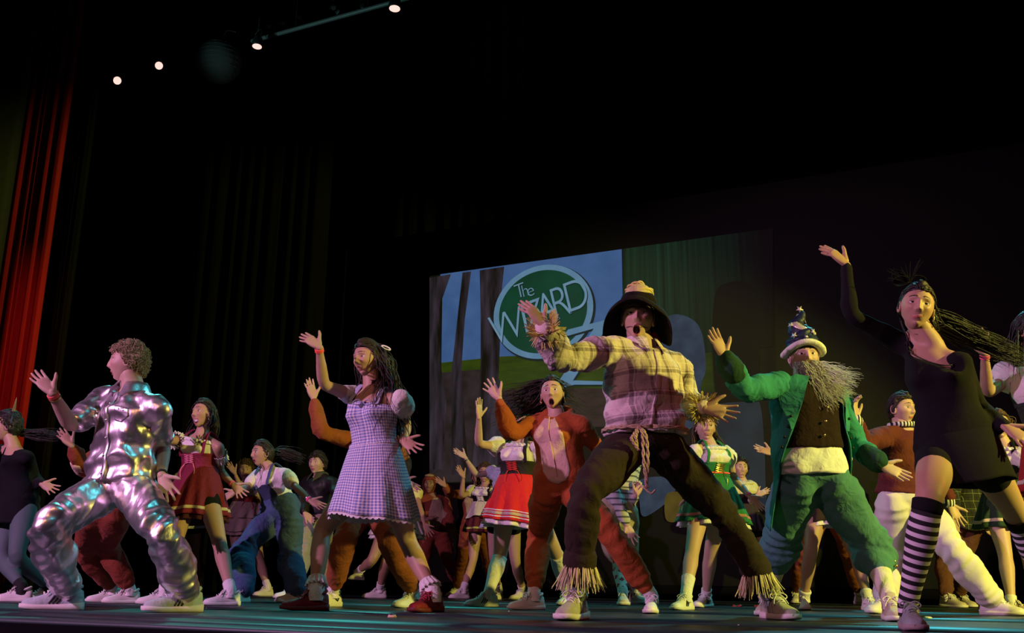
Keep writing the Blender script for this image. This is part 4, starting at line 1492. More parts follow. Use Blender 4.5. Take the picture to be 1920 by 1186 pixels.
def lamp(px, py, Y, aim, lit, size, label, hang):
    X, Z = plane_hit(px, py, Y)
    e = empty('stage_lamp', tuple(ST(X, Y, Z))); tag(e, label, 'lamp', 'lamps above the stage')
    d = nrm(aim); s1 = nrm(np.cross(d, [0.1, 0.2, 1])); 
    # can: mouth at the origin, body up behind it
    L = size * 2.6
    prof = [(0.0, size), (0.02, size * 1.12), (0.05, size * 1.12), (0.06, size * 1.02), (L * .7, size * .95), (L * .9, size * .7), (L, size * .3)]
    P = np.array([-d * a for a, _ in prof])
    MB().add(*tube(P, [r for _, r in prof], side=s1, n=20, caps=False)).build('housing', CAN, e)
    MB().add(*tube(np.array([d * -0.012, d * 0.003, d * 0.006]), [size * .96, size * .96, size * .55], side=s1, n=20, caps=False)).build('lens', LENS if lit else DARKLENS, e)
    b = np.cross(d, s1)
    c = -d * L * .45
    MB().add(*tube(spline([c + s1 * size * 1.15, c + s1 * size * 1.2 - d * size * .6 + np.array([0, 0, size * 1.5]), c + np.array([0, 0, size * 2.6]), c - s1 * size * 1.2 - d * size * .6 + np.array([0, 0, size * 1.5]), c - s1 * size * 1.15], 20), 0.006, n=6)).build('yoke', CAN, e)
    MB().add(*tube([c + np.array([0, 0, size * 2.5]), c + np.array([0, 0, hang])], 0.010, n=8)).build('clamp', CAN, e)
    for sg in (-1, 1):
        ed = d * 0.03 + s1 * sg * size * 1.1
        v = [ed - b * size * .8, ed + b * size * .8, ed + b * size * 1.0 + d * size * 1.0 + s1 * sg * size * .7, ed - b * size * 1.0 + d * size * 1.0 + s1 * sg * size * .7]
        v = v + [np.asarray(q) + s1 * sg * 0.003 for q in v]
        if not lit:
            MB().add(v, [(0, 1, 2, 3), (7, 6, 5, 4), (0, 4, 5, 1), (1, 5, 6, 2), (2, 6, 7, 3), (3, 7, 4, 0)]).build('barn_door', STEEL, e, smooth=False)
    return e
lamp(220, 151, YP + .1, (0.10, -1.0, -0.45), True, 0.052, 'lit round stage lamp at the dark end of the row, lowest of the lit lamps', .6)
lamp(298, 123, YP + .1, (0.55, -0.75, -0.55), True, 0.050, 'lit stage lamp half turned away, second from the red curtain', .6)
lamp(482, 87, YP - .2, (0.0, -0.10, -1), True, 0.055, 'lit stage lamp under the near end of the grey pipe', .30)
lamp(682, 19, YP + .25, (0.0, 0.10, -1), True, 0.036, 'small lit stage lamp half hidden behind the grey pipe', .30)
lamp(740, 16, YP - .2, (0.0, -0.10, -1), True, 0.060, 'lit stage lamp under the grey pipe at the top edge of the picture', .30)
for i, (x, y, nm) in enumerate(((505, 50, 'unlit stage lamp with open flaps, next to the globe'), (531, 44, 'unlit stage lamp with open flaps, second from the globe'), (561, 33, 'unlit stage lamp with open flaps, third from the globe'), (626, 15, 'unlit stage lamp with open flaps, farthest from the globe'))):
    lamp(x, y, YP + 1.2, (0.3, -0.6, -0.9), False, 0.035, nm, .35)
# paper globe
gx, gz = plane_hit(410, 115, YP - 0.2)
rad = (plane_hit(441, 115, YP - 0.2)[0] - plane_hit(379, 115, YP - 0.2)[0]) / 2
g = empty('globe_lantern', tuple(ST(gx, YP - 0.2, gz)), RZ); tag(g, 'unlit pale paper globe hanging among the lamps', 'lantern')
v, f = qs(16)
zq = v[:, 2]
vv = v * rad * (1 + 0.012 * np.cos(zq * 40))[:, None]
t_ = NT('grey_paper'); t_.b.inputs['Base Color'].default_value = (0.075, 0.085, 0.078, 1); t_.b.inputs['Roughness'].default_value = 0.9; t_.bump(30, 0.3)
MB().add(vv, f).build('paper_shade', t_.m, g)
rib = MB()
for z in np.linspace(-0.85, 0.85, 9):
    r = rad * math.sqrt(1 - z * z) * 1.012
    a = np.linspace(0, 2 * pi, 33)
    rib.add(*tube(np.column_stack([r * np.cos(a), r * np.sin(a), np.full(33, z * rad)]), 0.0022, side=(0, 0, 1), n=5, caps=False))
rib.build('ribs', STEEL, g)
MB().add(*tube(spline([[0, 0, rad], [0.02, 0, rad + .03], [0.06, 0, rad + .10], [0.10, 0, rad + .12], [0.22, 0, rad + 0.07]], 14), 0.003, n=5)).build('cord', STEEL, g)
MB().add(*tube([[0, 0, rad * .97], [0, 0, rad * 1.05]], rad * .16, n=14)).build('cap', STEEL, g)
MB().add(*tube([[0, 0, rad], [0, 0, 8.98 - gz]], 0.002, n=5)).build('hanging_wire', CAN, g)
# ================================================================ cloth, leather, hair colours
WHT = fab('white_leather', (.72, .70, .66), 0.5, (50, .2), .08)
SOLEW = fab('white_rubber', (.66, .64, .58), 0.7, None, .1)
LACEW = fab('white_lace', (.75, .73, .70), 0.8, None, .06)
GREYS = fab('grey_knit_shoe', (.40, .42, .40), 0.8, (90, .5), .15)
BLKC = fab('black_cotton', (.010, .010, .011), 0.95, (70, .2), .2, spec=.12)
BLKL = fab('black_leather', (.014, .013, .013), 0.5, (40, .3), .2)
PINKB = fab('pink_paper_band', (.85, .12, .28), 0.6, None, .1)
REDB = fab('red_paper_band', (.85, .10, .08), 0.6, None, .1)
COTW = fab('white_cotton', (.74, .71, .70), 0.9, (50, .5), .08)
LACE = fab('white_eyelet_lace', (.70, .70, .70), 0.9, (130, 1.0), .15)
GOLD = fab('gold_metal', (.80, .55, .20), 0.3, None, .05, metal=1.0)
SILV = fab('silver_metal', (.75, .75, .75), 0.3, None, .05, metal=1.0)
H_BLK = fab('black_hair', (.012, .009, .008), 0.58, (150, .6), .3, spec=.5)
H_DBR = fab('dark_brown_hair', (.018, .010, .007), 0.6, (150, .6), .3, spec=.5)
H_BRN = fab('brown_hair', (.085, .050, .028), 0.65, (150, .6), .3, spec=.4)
H_BLD = fab('fair_curly_hair', (.33, .25, .15), 0.6, None, .3)
H_GRY = fab('grey_beard_hair', (.50, .46, .48), 0.7, None, .25)
VELO = lambda n, c: fab(n, c, 0.95, (110, .5), .14, sheen=.35, spec=.1)
ORV = VELO('rust_velour', (.36, .085, .028)); ORV2 = VELO('brown_velour', (.27, .080, .032)); BRV = VELO('dark_rust_velour', (.22, .050, .030))
BELLY = VELO('sand_velour', (.62, .42, .34)); BELLY2 = VELO('tan_velour', (.36, .27, .17))
FAIR, TAN, MED, DEEP = (.54, .355, .275), (.44, .275, .195), (.36, .215, .145), (.25, .14, .09)
G_LEAD, G_BACK = 'dancers in the front row', 'dancers behind the front row'

def onesie(p, mat, belly=None, seed=1, hood=True, zipper=False, name='onesie'):
    mb = MB()
    p.torso(mb, -0.16, 0.95, 0.018, prof=([-.16, .2, .45, .7, .95], [0, .010, .018, .006, 0]), fold=.006)
    p.shoulders(mb, 0.018)
    for sd in 'rl':
        p.armtube(mb, sd, 0.0, 1.86, 0.012, prof=([0, .9, 1.7, 1.80, 1.86], [.004, .008, .016, .004, .006]), fold=.005)
        p.legtube(mb, sd, 0.0, 1.86, 0.016, prof=([0, 1, 1.5, 1.75, 1.80, 1.86], [.004, .006, .012, .016, .002, .004]), fold=.006)
    if hood:
        c = p.nk; b = nrm(np.cross(p.up, p.sax))
        ring = [c + p.sax * 0.085 * p.s * math.sin(a) + b * 0.075 * p.s * (math.cos(a) + 0.25) + p.up * (0.012 + 0.030 * math.cos(a)) for a in np.linspace(-2.5, 2.5, 15)]
        mb.add(*tube(p.loc(np.array(ring)), np.interp(np.linspace(-1, 1, 15), [-1, 0, 1], [.016, .038, .016]) * p.s, n=10))
    p.garment(name, mat, mb, amp=0.005, freq=30, seed=seed, aniso=(.8, .8, 1.25))
    if belly is not None:
        a = np.linspace(0, 2 * pi, 30, endpoint=False)
        pts = [(.95, -.30), (.86, -.52), (.70, -.60), (.45, -.66), (.2, -.62), (.06, -.40), (.01, 0), (.06, .40), (.2, .62), (.45, .66), (.70, .60), (.86, .52), (.95, .30)]
        p.patch('belly_panel', belly, name, pts, 0.005)
    if zipper:
        V, F = p.gm[name]
        bvh = BVHTree.FromPolygons([tuple(v) for v in V], F)
        pts = []
        for t in np.linspace(0.12, 0.93, 20):
            c, ax, fw = p.tframe(t); c = p.loc(c)
            h = bvh.ray_cast(Vector(c + fw * .6), Vector(-fw), .62)
            if h[0] is not None: pts.append(np.array(h[0]) + fw * .010)
        MB().add(*tube(np.array(pts), 0.0045, 0.003, n=6)).build('zip', belly or mat, p.root)

def puff(mb, p, sd, u0=.02, u1=.48, r=.035):
    p.armtube(mb, sd, u0, u1, 0.008, prof=([u0, (u0 + u1) / 2, u1 - .06, u1], [.006, r, r * .5, .004]))

def blouse(p, mat, t0=.55, t1=.90, off=.012, sleeves='rl', r=.036, seed=3, u0=.02, u1=.48, name='blouse'):
    mb = MB()
    p.torso(mb, t0, t1, off, 10)
    for sd in sleeves:
        puff(mb, p, sd, u0, u1, r)
    p.garment(name, mat, mb, amp=0.006, freq=55, seed=seed)
    # ruffle round the neckline
    n = 96
    a = np.linspace(0, 2 * pi, n, endpoint=False)
    R = []
    for k, (dt, do) in enumerate(((0, 0.006), (.03, .016), (.055, .010))):
        r_ = p.tring(t1 - .02 + dt, off + do, n=n)
        c = r_.mean(axis=0); d = r_ - c; d /= np.linalg.norm(d, axis=1)[:, None]
        R.append(r_ + d * (0.006 * k * np.cos(22 * a))[:, None])
    Ri = np.array(R)[::-1].copy(); Ri = Ri - np.array([0, 0, .003])
    v, f = loft(np.concatenate([np.array(R), Ri]), cap=False)
    MB().add(v, f).build('ruffle', mat, p.root)

def sleeve_frill(p, sd, mat, u=.47, r=.030, w=.09):
    us, P = p.limb_path(p.arm[sd], u - w, u + w * .6, 6)
    n = 72; a = np.linspace(0, 2 * pi, n, endpoint=False)
    g = np.interp(us, ARM[:, 0], ARM[:, 1]) * .88 * p.s
    R = tube_rings(p.loc(P), g + .012, side=(0, 0, 1), n=n, caps=False)
    for k in range(6):
        c = R[k].mean(axis=0); d = R[k] - c; d /= np.linalg.norm(d, axis=1)[:, None]
        R[k] += d * ((r * abs(k - 1.5) / 3.5) * (.5 + .5 * np.cos(16 * a)))[:, None]
    Ri = R[::-1].copy(); c = Ri.mean(axis=1, keepdims=True); Ri = c + (Ri - c) * .94
    v, f = loft(np.concatenate([R, Ri, R[:1]]), cap=False)
    MB().add(v, f).build('sleeve_frill', mat, p.root)

def lacing(p, mat, t0, t1, off, half=.22, k=6, r=.0028):
    mb = MB()
    ts = np.linspace(t0, t1, k)
    for i in range(k - 1):
        for sg in (-1, 1):
            A = p.tring(ts[i], off, n=3, arc=(sg * half, 0))[0]; B = p.tring(ts[i + 1], off, n=3, arc=(-sg * half, 0))[0]
            mb.add(*tube([A, (A + B) / 2 * 1.0, B], r, n=5))
    for sg in (-1, 1):
        A = p.tring(t0, off, n=3, arc=(sg * half, 0))[0]
        mb.add(*tube(spline([A, A + [sg * .02, -.02, -.05], A + [sg * .01, -.02, -.12]], 8), r, n=5))
    mb.build('lacing', mat, p.root)

def shorts(p, mat=None):
    mb = MB(); p.torso(mb, -.16, .12, .006, 8)
    for sd in 'rl': p.legtube(mb, sd, 0, .34, .006, 8)
    p.garment('shorts', mat or BLKC, mb, voxel=.016, amp=0)

def dirndl(p, skirtm, bodm, blom, trimm=None, frillm=None, apron=None, hw=.30, hd=.25, drop=.40, seed=3, lace=None, tw=.42, shift=(0, 0, 0), tilt=0.0, straps=True, wave=.01, sleeves='rl', btop=.90, amp=.018, puff_r=.036, bod_top=.60):
    shorts(p)
    blouse(p, blom, sleeves=sleeves, t1=btop, seed=seed, r=puff_r)
    p.wrapband('bodice', bodm, tw - .06, bod_top, .020, k=8, prof=([tw - .06, tw, bod_top], [.004, 0, .004]))
    if straps:
        mb = MB()
        for sd, sg in (('r', -1), ('l', 1)):
            pts = [p.tring(t, .022, n=3, arc=(a_ * sg, 0))[0] for t, a_ in ((bod_top - .02, .75), (.78, .80), (.88, .85))] + [p.loc((p.shr if sd == 'r' else p.shl) * .45 + p.nk * .55) + p.up * .052] + [p.tring(t, .022, n=3, arc=(a_ * sg, 0))[0] for t, a_ in ((.85, 2.4), (bod_top - .04, 2.5))]
            mb.add(*tube(spline(pts, 18), .018, .005, side=p.sax, n=8))
        mb.build('bodice_straps', bodm, p.root)
    kw = dict(t0=tw, drop=drop, hw=hw, hd=hd, seed=seed, shift=shift, tilt=tilt, wave=wave, amp=amp)
    if frillm:
        p.skirt('petticoat', frillm, **{**kw, 'drop': drop + .035}, off=.006, u0=.30, extra=-.012)
    p.skirt('skirt', skirtm, **kw, off=.014)
    if trimm:
        p.skirt('skirt_trim', trimm, **kw, off=.014, u0=.84, u1=.90, k=4, extra=.004)
    if lace:
        lacing(p, lace, tw, bod_top - .02, .030)

def collar(p, mat, r0=.066, r1=.098, point=.060):
    """folded shirt collar, two leaves open at the front"""
    c = p.loc(p.nk) + p.up * .012; b = nrm(np.cross(p.sax, p.up))
    for sg in (-1, 1):
        rows = [[], [], [], []]
        for i, a in enumerate(np.linspace(.32, pi, 14)):
            d = p.sax * math.sin(a) * sg + b * math.cos(a)
            fr = max(0.0, 1 - (a - .32) / .9)
            rows[0].append(c + d * (r0 * p.s) - p.up * .012)
            rows[1].append(c + d * (r0 + .004) * p.s + p.up * (.040 - .014 * fr))
            rows[2].append(c + d * (r1 * .86) * p.s + p.up * (.026 - .022 * fr))
            rows[3].append(c + d * (r1 + .030 * fr) * p.s - p.up * (.006 + point * fr ** 1.5))
        R = np.array(rows); v, f = loft(R, cap=False, closed=False); m = len(v)
        MB().add(np.vstack([v, v - p.up * .004]), f + [tuple(i + m for i in q[::-1]) for q in f]).build('collar', mat, p.root)

# ================================================================ the dancers, front row
# ---- 1. silver suit
p = Person('curly-haired dancer in shiny silver shirt and silver trousers, arm raised', 5.33, 1.00, 'm', True, (.48, .32, .245), pelvis=(226, 903), pyaw=22, neck=(249, 730),
           shr=(196, 746), shl=(296, 768), elr=(134, 800, '-'), wrr=(97, 735, '-'), ell=(306, 838, '+'), wrl=(303, 892, '-'), knr=(82, 990), ftr=(126, 1143, 78), knl=(303, 996), ftl=(350, 1147, 52), head=(240, 681, 76, 3, 4), hsc=.95, group=G_LEAD)
p.body('speak', hr=(58, 689, .02, 'flat', (.3, .6, .75)), hl=(326, 944, -.05, 'spread', (-.1, .25, 1)), lids=.5)
FOIL = foil_mat()
mb = MB()
p.torso(mb, -0.02, 0.96, 0.020, prof=([-.02, .12, .4, .7, .95], [.016, .020, .014, .008, .0]), fold=.010); p.shoulders(mb, .016)
for sd in 'rl':
    p.armtube(mb, sd, 0, .72, .016, prof=([0, .4, .72], [0, .010, .020]), fold=.006)
p.garment('shirt', FOIL, mb, voxel=.0105, smooth=3, amp=0.013, freq=34, seed=5, aniso=(1, 1, .8))
mb = MB()
p.torso(mb, -0.16, .16, .014)
for sd in 'rl':
    p.legtube(mb, sd, 0, 1.95, .024, prof=([0, .6, 1, 1.5, 1.9, 1.95], [.004, .010, .010, .020, .030, .022]), fold=.008)
p.garment('trousers', FOIL, mb, voxel=.0105, smooth=3, amp=0.013, freq=32, seed=8, aniso=(1, 1, 1.1))
collar(p, FOIL)
mb = MB()
V_, F_ = p.gm['shirt']; bv = BVHTree.FromPolygons([tuple(q) for q in V_], F_)
pts = []
for t in np.linspace(.0, .93, 16):
    c, ax, fw = p.tframe(t); h = bv.ray_cast(Vector(p.loc(c) + fw * .6), Vector(-fw), .62)
    if h[0]: pts.append(np.array(h[0]) + fw * .004)
mb.add(*tube(np.array(pts), .016, .004, side=p.sax, n=8)); mb.build('button_placket', FOIL, p.root)
for q in pts[1::3]:
    MB().add(qs(4)[0] * .007 + q + fw * .004, qs(4)[1]).build('button', SILV, p.root)
p.patch('chest_pocket', FOIL, 'shirt', [(.62, .35), (.80, .38), (.80, .82), (.66, .84), (.60, .6)], .006)
p.hair(H_BLD, dict(thick=.014, front=.40, back=-.45), combed=False, pieces=[p.curls(1000, .009, 3, front=.36, back=-.5, out=.024, th=.0026, turns=1.8)])
TEAL_SH = fab('grey_teal_knit_shoe', (.38, .46, .46), .8, (90, .5), .12)
p.shoes(TEAL_SH, SOLEW, LACEW, stripes=BLKL, scale=1.04)
p.sock(fab('grey_sock', (.2, .2, .2)), 1.86, .004)
p.band('r', fab('red_cord_band', (.75, .12, .10), .7, None), 1.92, .020); p.band('r', GOLD, 1.84, .006, name='bracelet'); p.band('l', BLKL, 1.93, .012, name='bracelet')

# ---- 2. blue gingham dress
p = Person('long-haired dancer in blue-and-white gingham dress with dark red glitter shoes', 5.75, 1.00, 'f', True, TAN, pelvis=(704, 893), pyaw=18, neck=(697, 731),
           shr=(664, 742), shl=(752, 752), elr=(607, 722, '-'), wrr=(598, 650, '-'), ell=(762, 800, '+'), wrl=(756, 826, '-'), knr=(604, 992), ftr=(592, 1144, 70), knl=(762, 1010), ftl=(812, 1147, 35), head=(690, 674, 38, -3, 6), group=G_LEAD)
p.body('smile', hr=(556, 616, .03, 'back', (-.1, .7, .7)), hl=(796, 850, -.10, 'spread', (.1, .3, .9)), lids=.55)
GING = check_mat('blue_gingham', (.12, .16, .46), (.74, .72, .78), .0165)
p.wrapband('dress_bodice', GING, .30, .845, .010, k=16, prof=([.30, .4, .845], [.006, .002, .004]))
p.skirt('dress_skirt', GING, t0=.36, drop=.41, hw=.262, hd=.235, pleats=9, amp=.015, off=.018, shift=(.0, 0, .0), tilt=-.01, wave=.012, seed=7)
p.skirt('lace_hem', LACE, t0=.36, drop=.425, hw=.262, hd=.235, pleats=9, amp=.015, off=.014, tilt=-.01, wave=.012, seed=7, u0=.93, extra=-.001, hemfn=lambda a, h: h + np.column_stack([np.zeros(len(a)), np.zeros(len(a)), .006 * np.cos(48 * a)]))
shorts(p)
p.wrapband('waist_seam', GING, .345, .375, .0225, k=3)
for sd in 'rl':
    mb = MB(); puff(mb, p, sd, -.10, .42 if sd == 'l' else .30, .026 if sd == 'l' else .012)
    p.garment('puff_sleeve', fab('sheer_white_cotton', (.68, .68, .64), .9, (60, .5), .08), mb, amp=.007, freq=60, seed=5)
mb = MB()
for sg in (-1, 1):
    pts = [p.tring(.84, .016, n=3, arc=(sg * .62, 0))[0], p.loc((p.shr if sg < 0 else p.shl) * .45 + p.nk * .55) + p.up * .050, p.tring(.84, .016, n=3, arc=(sg * 2.5, 0))[0]]
    mb.add(*tube(spline(pts, 14), .020, .004, side=p.sax, n=8))
mb.build('dress_straps', fab('pale_blue_strap', (.40, .42, .60)), p.root)
bow = MB()
c = p.tring(.83, .022, n=3, arc=(.1, 0))[0]
for sg in (-1, 1):
    bow.add(*tube(spline([c, c + [sg * .03, -.01, .018], c + [sg * .055, -.008, .0], c + [sg * .03, -.01, -.014], c], 14), .009, .003, side=(0, 1, 0), n=6))
bow.build('neck_bow', fab('pale_blue_strap', (.40, .42, .60)), p.root)
p.hair(H_DBR, dict(thick=.016, front=.52, back=-.6), [p.long_hair(380, 20, .50, (.20, -.14, .0), .6, 5, .0050, front=.5, lift=.6, wav=.028)])
cl = MB(); c = p.hp([.092, -.055, .060])
a = np.linspace(0, 2 * pi, 18)
cl.add(*tube(np.column_stack([c[0] + .026 * np.cos(a) + .012, np.full(18, c[1]) - .01, c[2] + .009 * np.sin(a) - .010 * np.cos(a)]), .0045, n=6, side=(0, 1, 0), caps=False))
cl.build('hair_clip', fab('white_plastic', (.8, .85, .8), .4, None), p.root)
GLIT = fab('dark_red_glitter', (.17, .008, .016), .35, (240, 1.0), .5, metal=.3)
p.sock(LACE, 1.84, .012, cuff=.006)
mb = MB()
for sd in 'rl':
    R = []
    us, P = p.limb_path(p.leg[sd], 1.78, 1.92, 6); n = 72; a = np.linspace(0, 2 * pi, n, endpoint=False)
    R = tube_rings(p.loc(P), np.interp(us, LEG[:, 0], LEG[:, 1]) + .010, side=(1, 0, 0), n=n, caps=False)
    for k in range(6):
        c = R[k].mean(axis=0); d = R[k] - c; d /= np.linalg.norm(d, axis=1)[:, None]
        R[k] += d * (.020 * (k / 5) * (.6 + .6 * np.cos(14 * a + k * .4)))[:, None]
    o_ = MB().add(*loft(np.concatenate([R, (R.mean(axis=1, keepdims=True) + (R - R.mean(axis=1, keepdims=True)) * .94)[::-1]]), cap=False)).build('sock_frill', LACE, p.root)
p.shoes(GLIT, fab('dark_red_rubber', (.10, .01, .015), .6, None), fab('red_lace', (.40, .06, .09), .8, None), scale=1.04)
p.band('r', REDB, 1.92, .020)
MB().add(*tube(p.hp(np.array([[.080 + .004 * math.cos(q), -.002, -.052 + .014 * math.sin(q)] for q in np.linspace(0, 6.28, 12)])), .0018, n=5, caps=False)).build('earring', SILV, p.root)

# ---- 3. rust onesie, mouth open
p = Person('dancer with open mouth in rust velour onesie with pale pink belly panel', 6.40, 1.00, 'f', True, FAIR, pelvis=(1052, 912), pyaw=12, neck=(1044, 776),
           shr=(1010, 790), shl=(1092, 797), elr=(957, 815, '-'), wrr=(935, 746, '-'), ell=(1124, 846, '+'), wrl=(1140, 872, '-'), knr=(1010, 1003), ftr=(1001, 1143, 62), knl=(1138, 990), ftl=(1222, 1149, 12), head=(1036, 738, 12, 6, 4), group=G_LEAD)
p.body('open', hr=(912, 713, .03, 'spread', (-.3, .3, .9)), hl=(1165, 890, -.08, 'flat', (0, .4, .9)), worried=.6, lids=.12)
onesie(p, ORV, BELLY, 11, zipper=True)
p.hair(H_DBR, dict(thick=.013, front=.56, back=-.5), [p.long_hair(190, 18, .36, (-1.1, .1, .45), .7, 4, .0045, front=.5, lift=.5, wav=.016, drape=False), p.long_hair(60, 14, .22, (.9, .1, .35), .8, 8, .0028, lift=.6, wav=.02, drape=False)])
for sg in (-1, 1):
    MB().add(*tube(p.hp(np.array([[sg * .083, .004 + .016 * math.cos(q), -.052 + .016 * math.sin(q)] for q in np.linspace(0, 6.28, 14)])), .0024, n=6, caps=False)).build('hoop_earring', GOLD, p.root)
p.sock(COTW, 1.80, .006); p.shoes(WHT, SOLEW, LACEW)

# ---- 4. plaid shirt, floppy hat, straw
p = Person('dancer in plaid shirt, floppy dark hat and straw cuffs, widest lunge', 5.05, 1.05, 'm', True, (.47, .31, .235), pelvis=(1210, 826), pyaw=-6, neck=(1205, 650),
           shr=(1142, 656), shl=(1266, 684), elr=(1050, 676, '-'), wrr=(1018, 608, '-'), ell=(1292, 762, '+'), wrl=(1322, 765, '-'), knr=(1096, 925), ftr=(1082, 1161, 22), knl=(1358, 962), ftl=(1448, 1160, -14), head=(1196, 598, 10, 4, -3, -.02), group=G_LEAD)
def stitched(V, C):
    C = C.copy()
    x, y, z = V[:, 0], V[:, 1], V[:, 2]
    fr = y > .03
    zs = -.070 + .012 * (np.abs(x) / .05)
    C[fr & (np.abs(x) > .02) & (np.abs(x) < .058) & (np.abs(z - zs) < .0022)] = (.03, .02, .02)
    return C
p.body('open', hr=(965, 540, .02, 'back', (.1, .75, .6)), hl=(1398, 780, -.06, 'spread', (.05, .25, 1)), worried=.3, facecol=stitched)
PLAID = plaid_mat('plaid_flannel', (.62, .52, .50), (.075, .045, .060), (.74, .66, .62), .115, .10)
mb = MB()
p.torso(mb, .04, .96, .024, prof=([.04, .2, .4, .7, .96], [.014, .030, .028, .014, .0]), fold=.010); p.shoulders(mb, .018)
for sd in 'rl':
    p.armtube(mb, sd, 0, 1.86, .020, prof=([0, .9, 1.1, 1.6, 1.86], [.004, .014, .016, .020, .006]), fold=.009)
p.garment('shirt', PLAID, mb, amp=.008, freq=26, seed=21)
BRT = fab('dark_brown_trousers', (.030, .021, .015), .95, (40, .4), .2, spec=.15)
mb = MB()
p.torso(mb, -.16, .20, .022)
for sd in 'rl':
    p.legtube(mb, sd, 0, 1.80, .014, prof=([0, .6, 1, 1.5, 1.8], [.004, .010, .008, .008, .008]), fold=.008)
p.garment('trousers', BRT, mb, amp=.007, freq=24, seed=22)
collar(p, PLAID)
V_, F_ = p.gm['shirt']; bv = BVHTree.FromPolygons([tuple(q) for q in V_], F_); pts = []
for t in np.linspace(.10, .92, 16):
    c, ax, fw = p.tframe(t); h = bv.ray_cast(Vector(p.loc(c) + fw * .6), Vector(-fw), .62)
    if h[0]: pts.append(np.array(h[0]) + fw * .003)
MB().add(*tube(np.array(pts), .015, .004, side=p.sax, n=8)).build('button_placket', PLAID, p.root)
# hat
HATM = fab('dark_felt', (.013, .010, .010), .95, (40, .5), .25, spec=.1)
n = 72; a = np.linspace(0, 2 * pi, n, endpoint=False)
def hring(r, z, wob=0.0, droop=0.0, sy=1.12):
    k = np.clip((r - .095) / .11, 0, 1)
    front = np.clip(np.sin(a), 0, 1) ** 1.5
    side = np.abs(np.cos(a)) ** 2
    return np.column_stack([r * np.cos(a) * (1 - .10 * k * side), r * sy * np.sin(a) - .005 - .04 * k * front, z + .012 + k * (.060 * front - .085 * side - .03 * (np.sin(a) < 0)) + wob * np.sin(3 * a + .6) + .5 * wob * np.sin(5 * a)])
prof = [(.093, .040, 0), (.098, .045, 0), (.125, .046, .004), (.160, .030, .010), (.180, .012, .012), (.192, -.010, .014), (.193, -.018, .014), (.178, .004, .012), (.155, .020, .010), (.120, .036, .004), (.094, .036, 0)]
mb = MB(); R = np.array([hring(r, z, wv_) for r, z, wv_ in prof]); v, f = loft(R, cap=False)
mb.add(p.hp(v), f)
crown = [(.098, .045), (.096, .075), (.088, .100), (.074, .116), (.055, .124), (.020, .126)]
R = np.array([hring(r, z, .002) for r, z in crown]); v, f = loft(R, cap=False); f.append(tuple((len(crown) - 1) * n + j for j in range(n)))
mb.add(p.hp(v), f)
hat = mb.build('hat', HATM, p.root)
STRAW = fab('straw', (.66, .52, .20), .8, (60, .3), .2)
rope = MB()
for k, (z, r) in enumerate(((.132, .073), (.146, .069), (.160, .060), (.172, .048), (.184, .028))):
    t = np.linspace(0, 2 * pi, 40)
    rope.add(p.hp(tube(np.column_stack([r * np.cos(t), 1.12 * r * np.sin(t) - .005, z + .012 * np.sin(t * 2 + k * 1.3)]), .0052, side=(0, 0, 1), n=6, caps=False)[0]), tube(np.column_stack([r * np.cos(t), r * np.sin(t), z + 0 * t]), .0052, side=(0, 0, 1), n=6, caps=False)[1])
o_ = rope.build('hat_rope', STRAW, hat)
v, f = lathe([(.076, .118), (.070, .140), (.062, .158), (.048, .172), (.022, .180), (.002, .182)], 40)
v[:, 1] *= 1.12; MB().add(p.hp(v), f).build('straw_crown', fab('pale_straw_cloth', (.52, .44, .20), .9, (120, .8), .2), hat)
p.hair(H_DBR, dict(thick=.010, front=.5, back=-.4))
# straw tufts at wrists and shins
def tuft(p, name, base, axis, n, L, spread, r, seed, mat, ring=.03, K=6):
    rs = np.random.RandomState(seed)
    ax = nrm(axis); s1 = nrm(np.cross(ax, [.3, .2, .9])); s2 = np.cross(ax, s1)
    ph = rs.rand(n) * 6.28
    rad = s1[None] * np.cos(ph)[:, None] + s2[None] * np.sin(ph)[:, None]
    u = np.linspace(0, 1, K)
    Ls = L * (.65 + .5 * rs.rand(n))
    d = ax[None] + rad * spread * (.5 + rs.rand(n, 1)) + rs.normal(size=(n, 3)) * .12
    d /= np.linalg.norm(d, axis=1)[:, None]
    P = base + rad[:, None, :] * ring + d[:, None, :] * (u[None, :, None] * Ls[:, None, None]) + rad[:, None, :] * (u ** 2)[None, :, None] * .02
    v, f = strands(P, r, r * .6, 4, seed)
    return MB().add(v, f).build(name, mat, p.root)
for sd in 'rl':
    A = p.arm[sd]; dr = nrm(A[2] - A[1])
    tuft(p, 'straw_cuff', p.loc(A[2] - dr * .05), dr, 130, .075, .45, .0030, 3, STRAW, .034)
    tuft(p, 'straw_cuff', p.loc(A[2] - dr * .03), -dr, 70, .07, .5, .0030, 4, STRAW, .036)
    rg = MB().add(*tube(p.loc(np.array([A[2] - dr * .05, A[2] - dr * .035])), .040, n=14)).build('cuff_tie', STRAW, p.root)
    Lg = p.leg[sd]; q = Lg[1] + (Lg[2] - Lg[1]) * .66
    tuft(p, 'straw_fringe', p.loc(q), np.array([0, 0, -1.0]) + .35 * nrm(Lg[2] - Lg[1]), 150, .125, .10, .0030, 7, fab('pale_straw', (.60, .52, .30), .8, (60, .3), .2), .070)
    us, P = p.limb_path(p.leg[sd], 1.60, 1.68, 4)
    MB().add(*tube(p.loc(P), .082, n=20)).build('fringe_band', BRT, p.root)
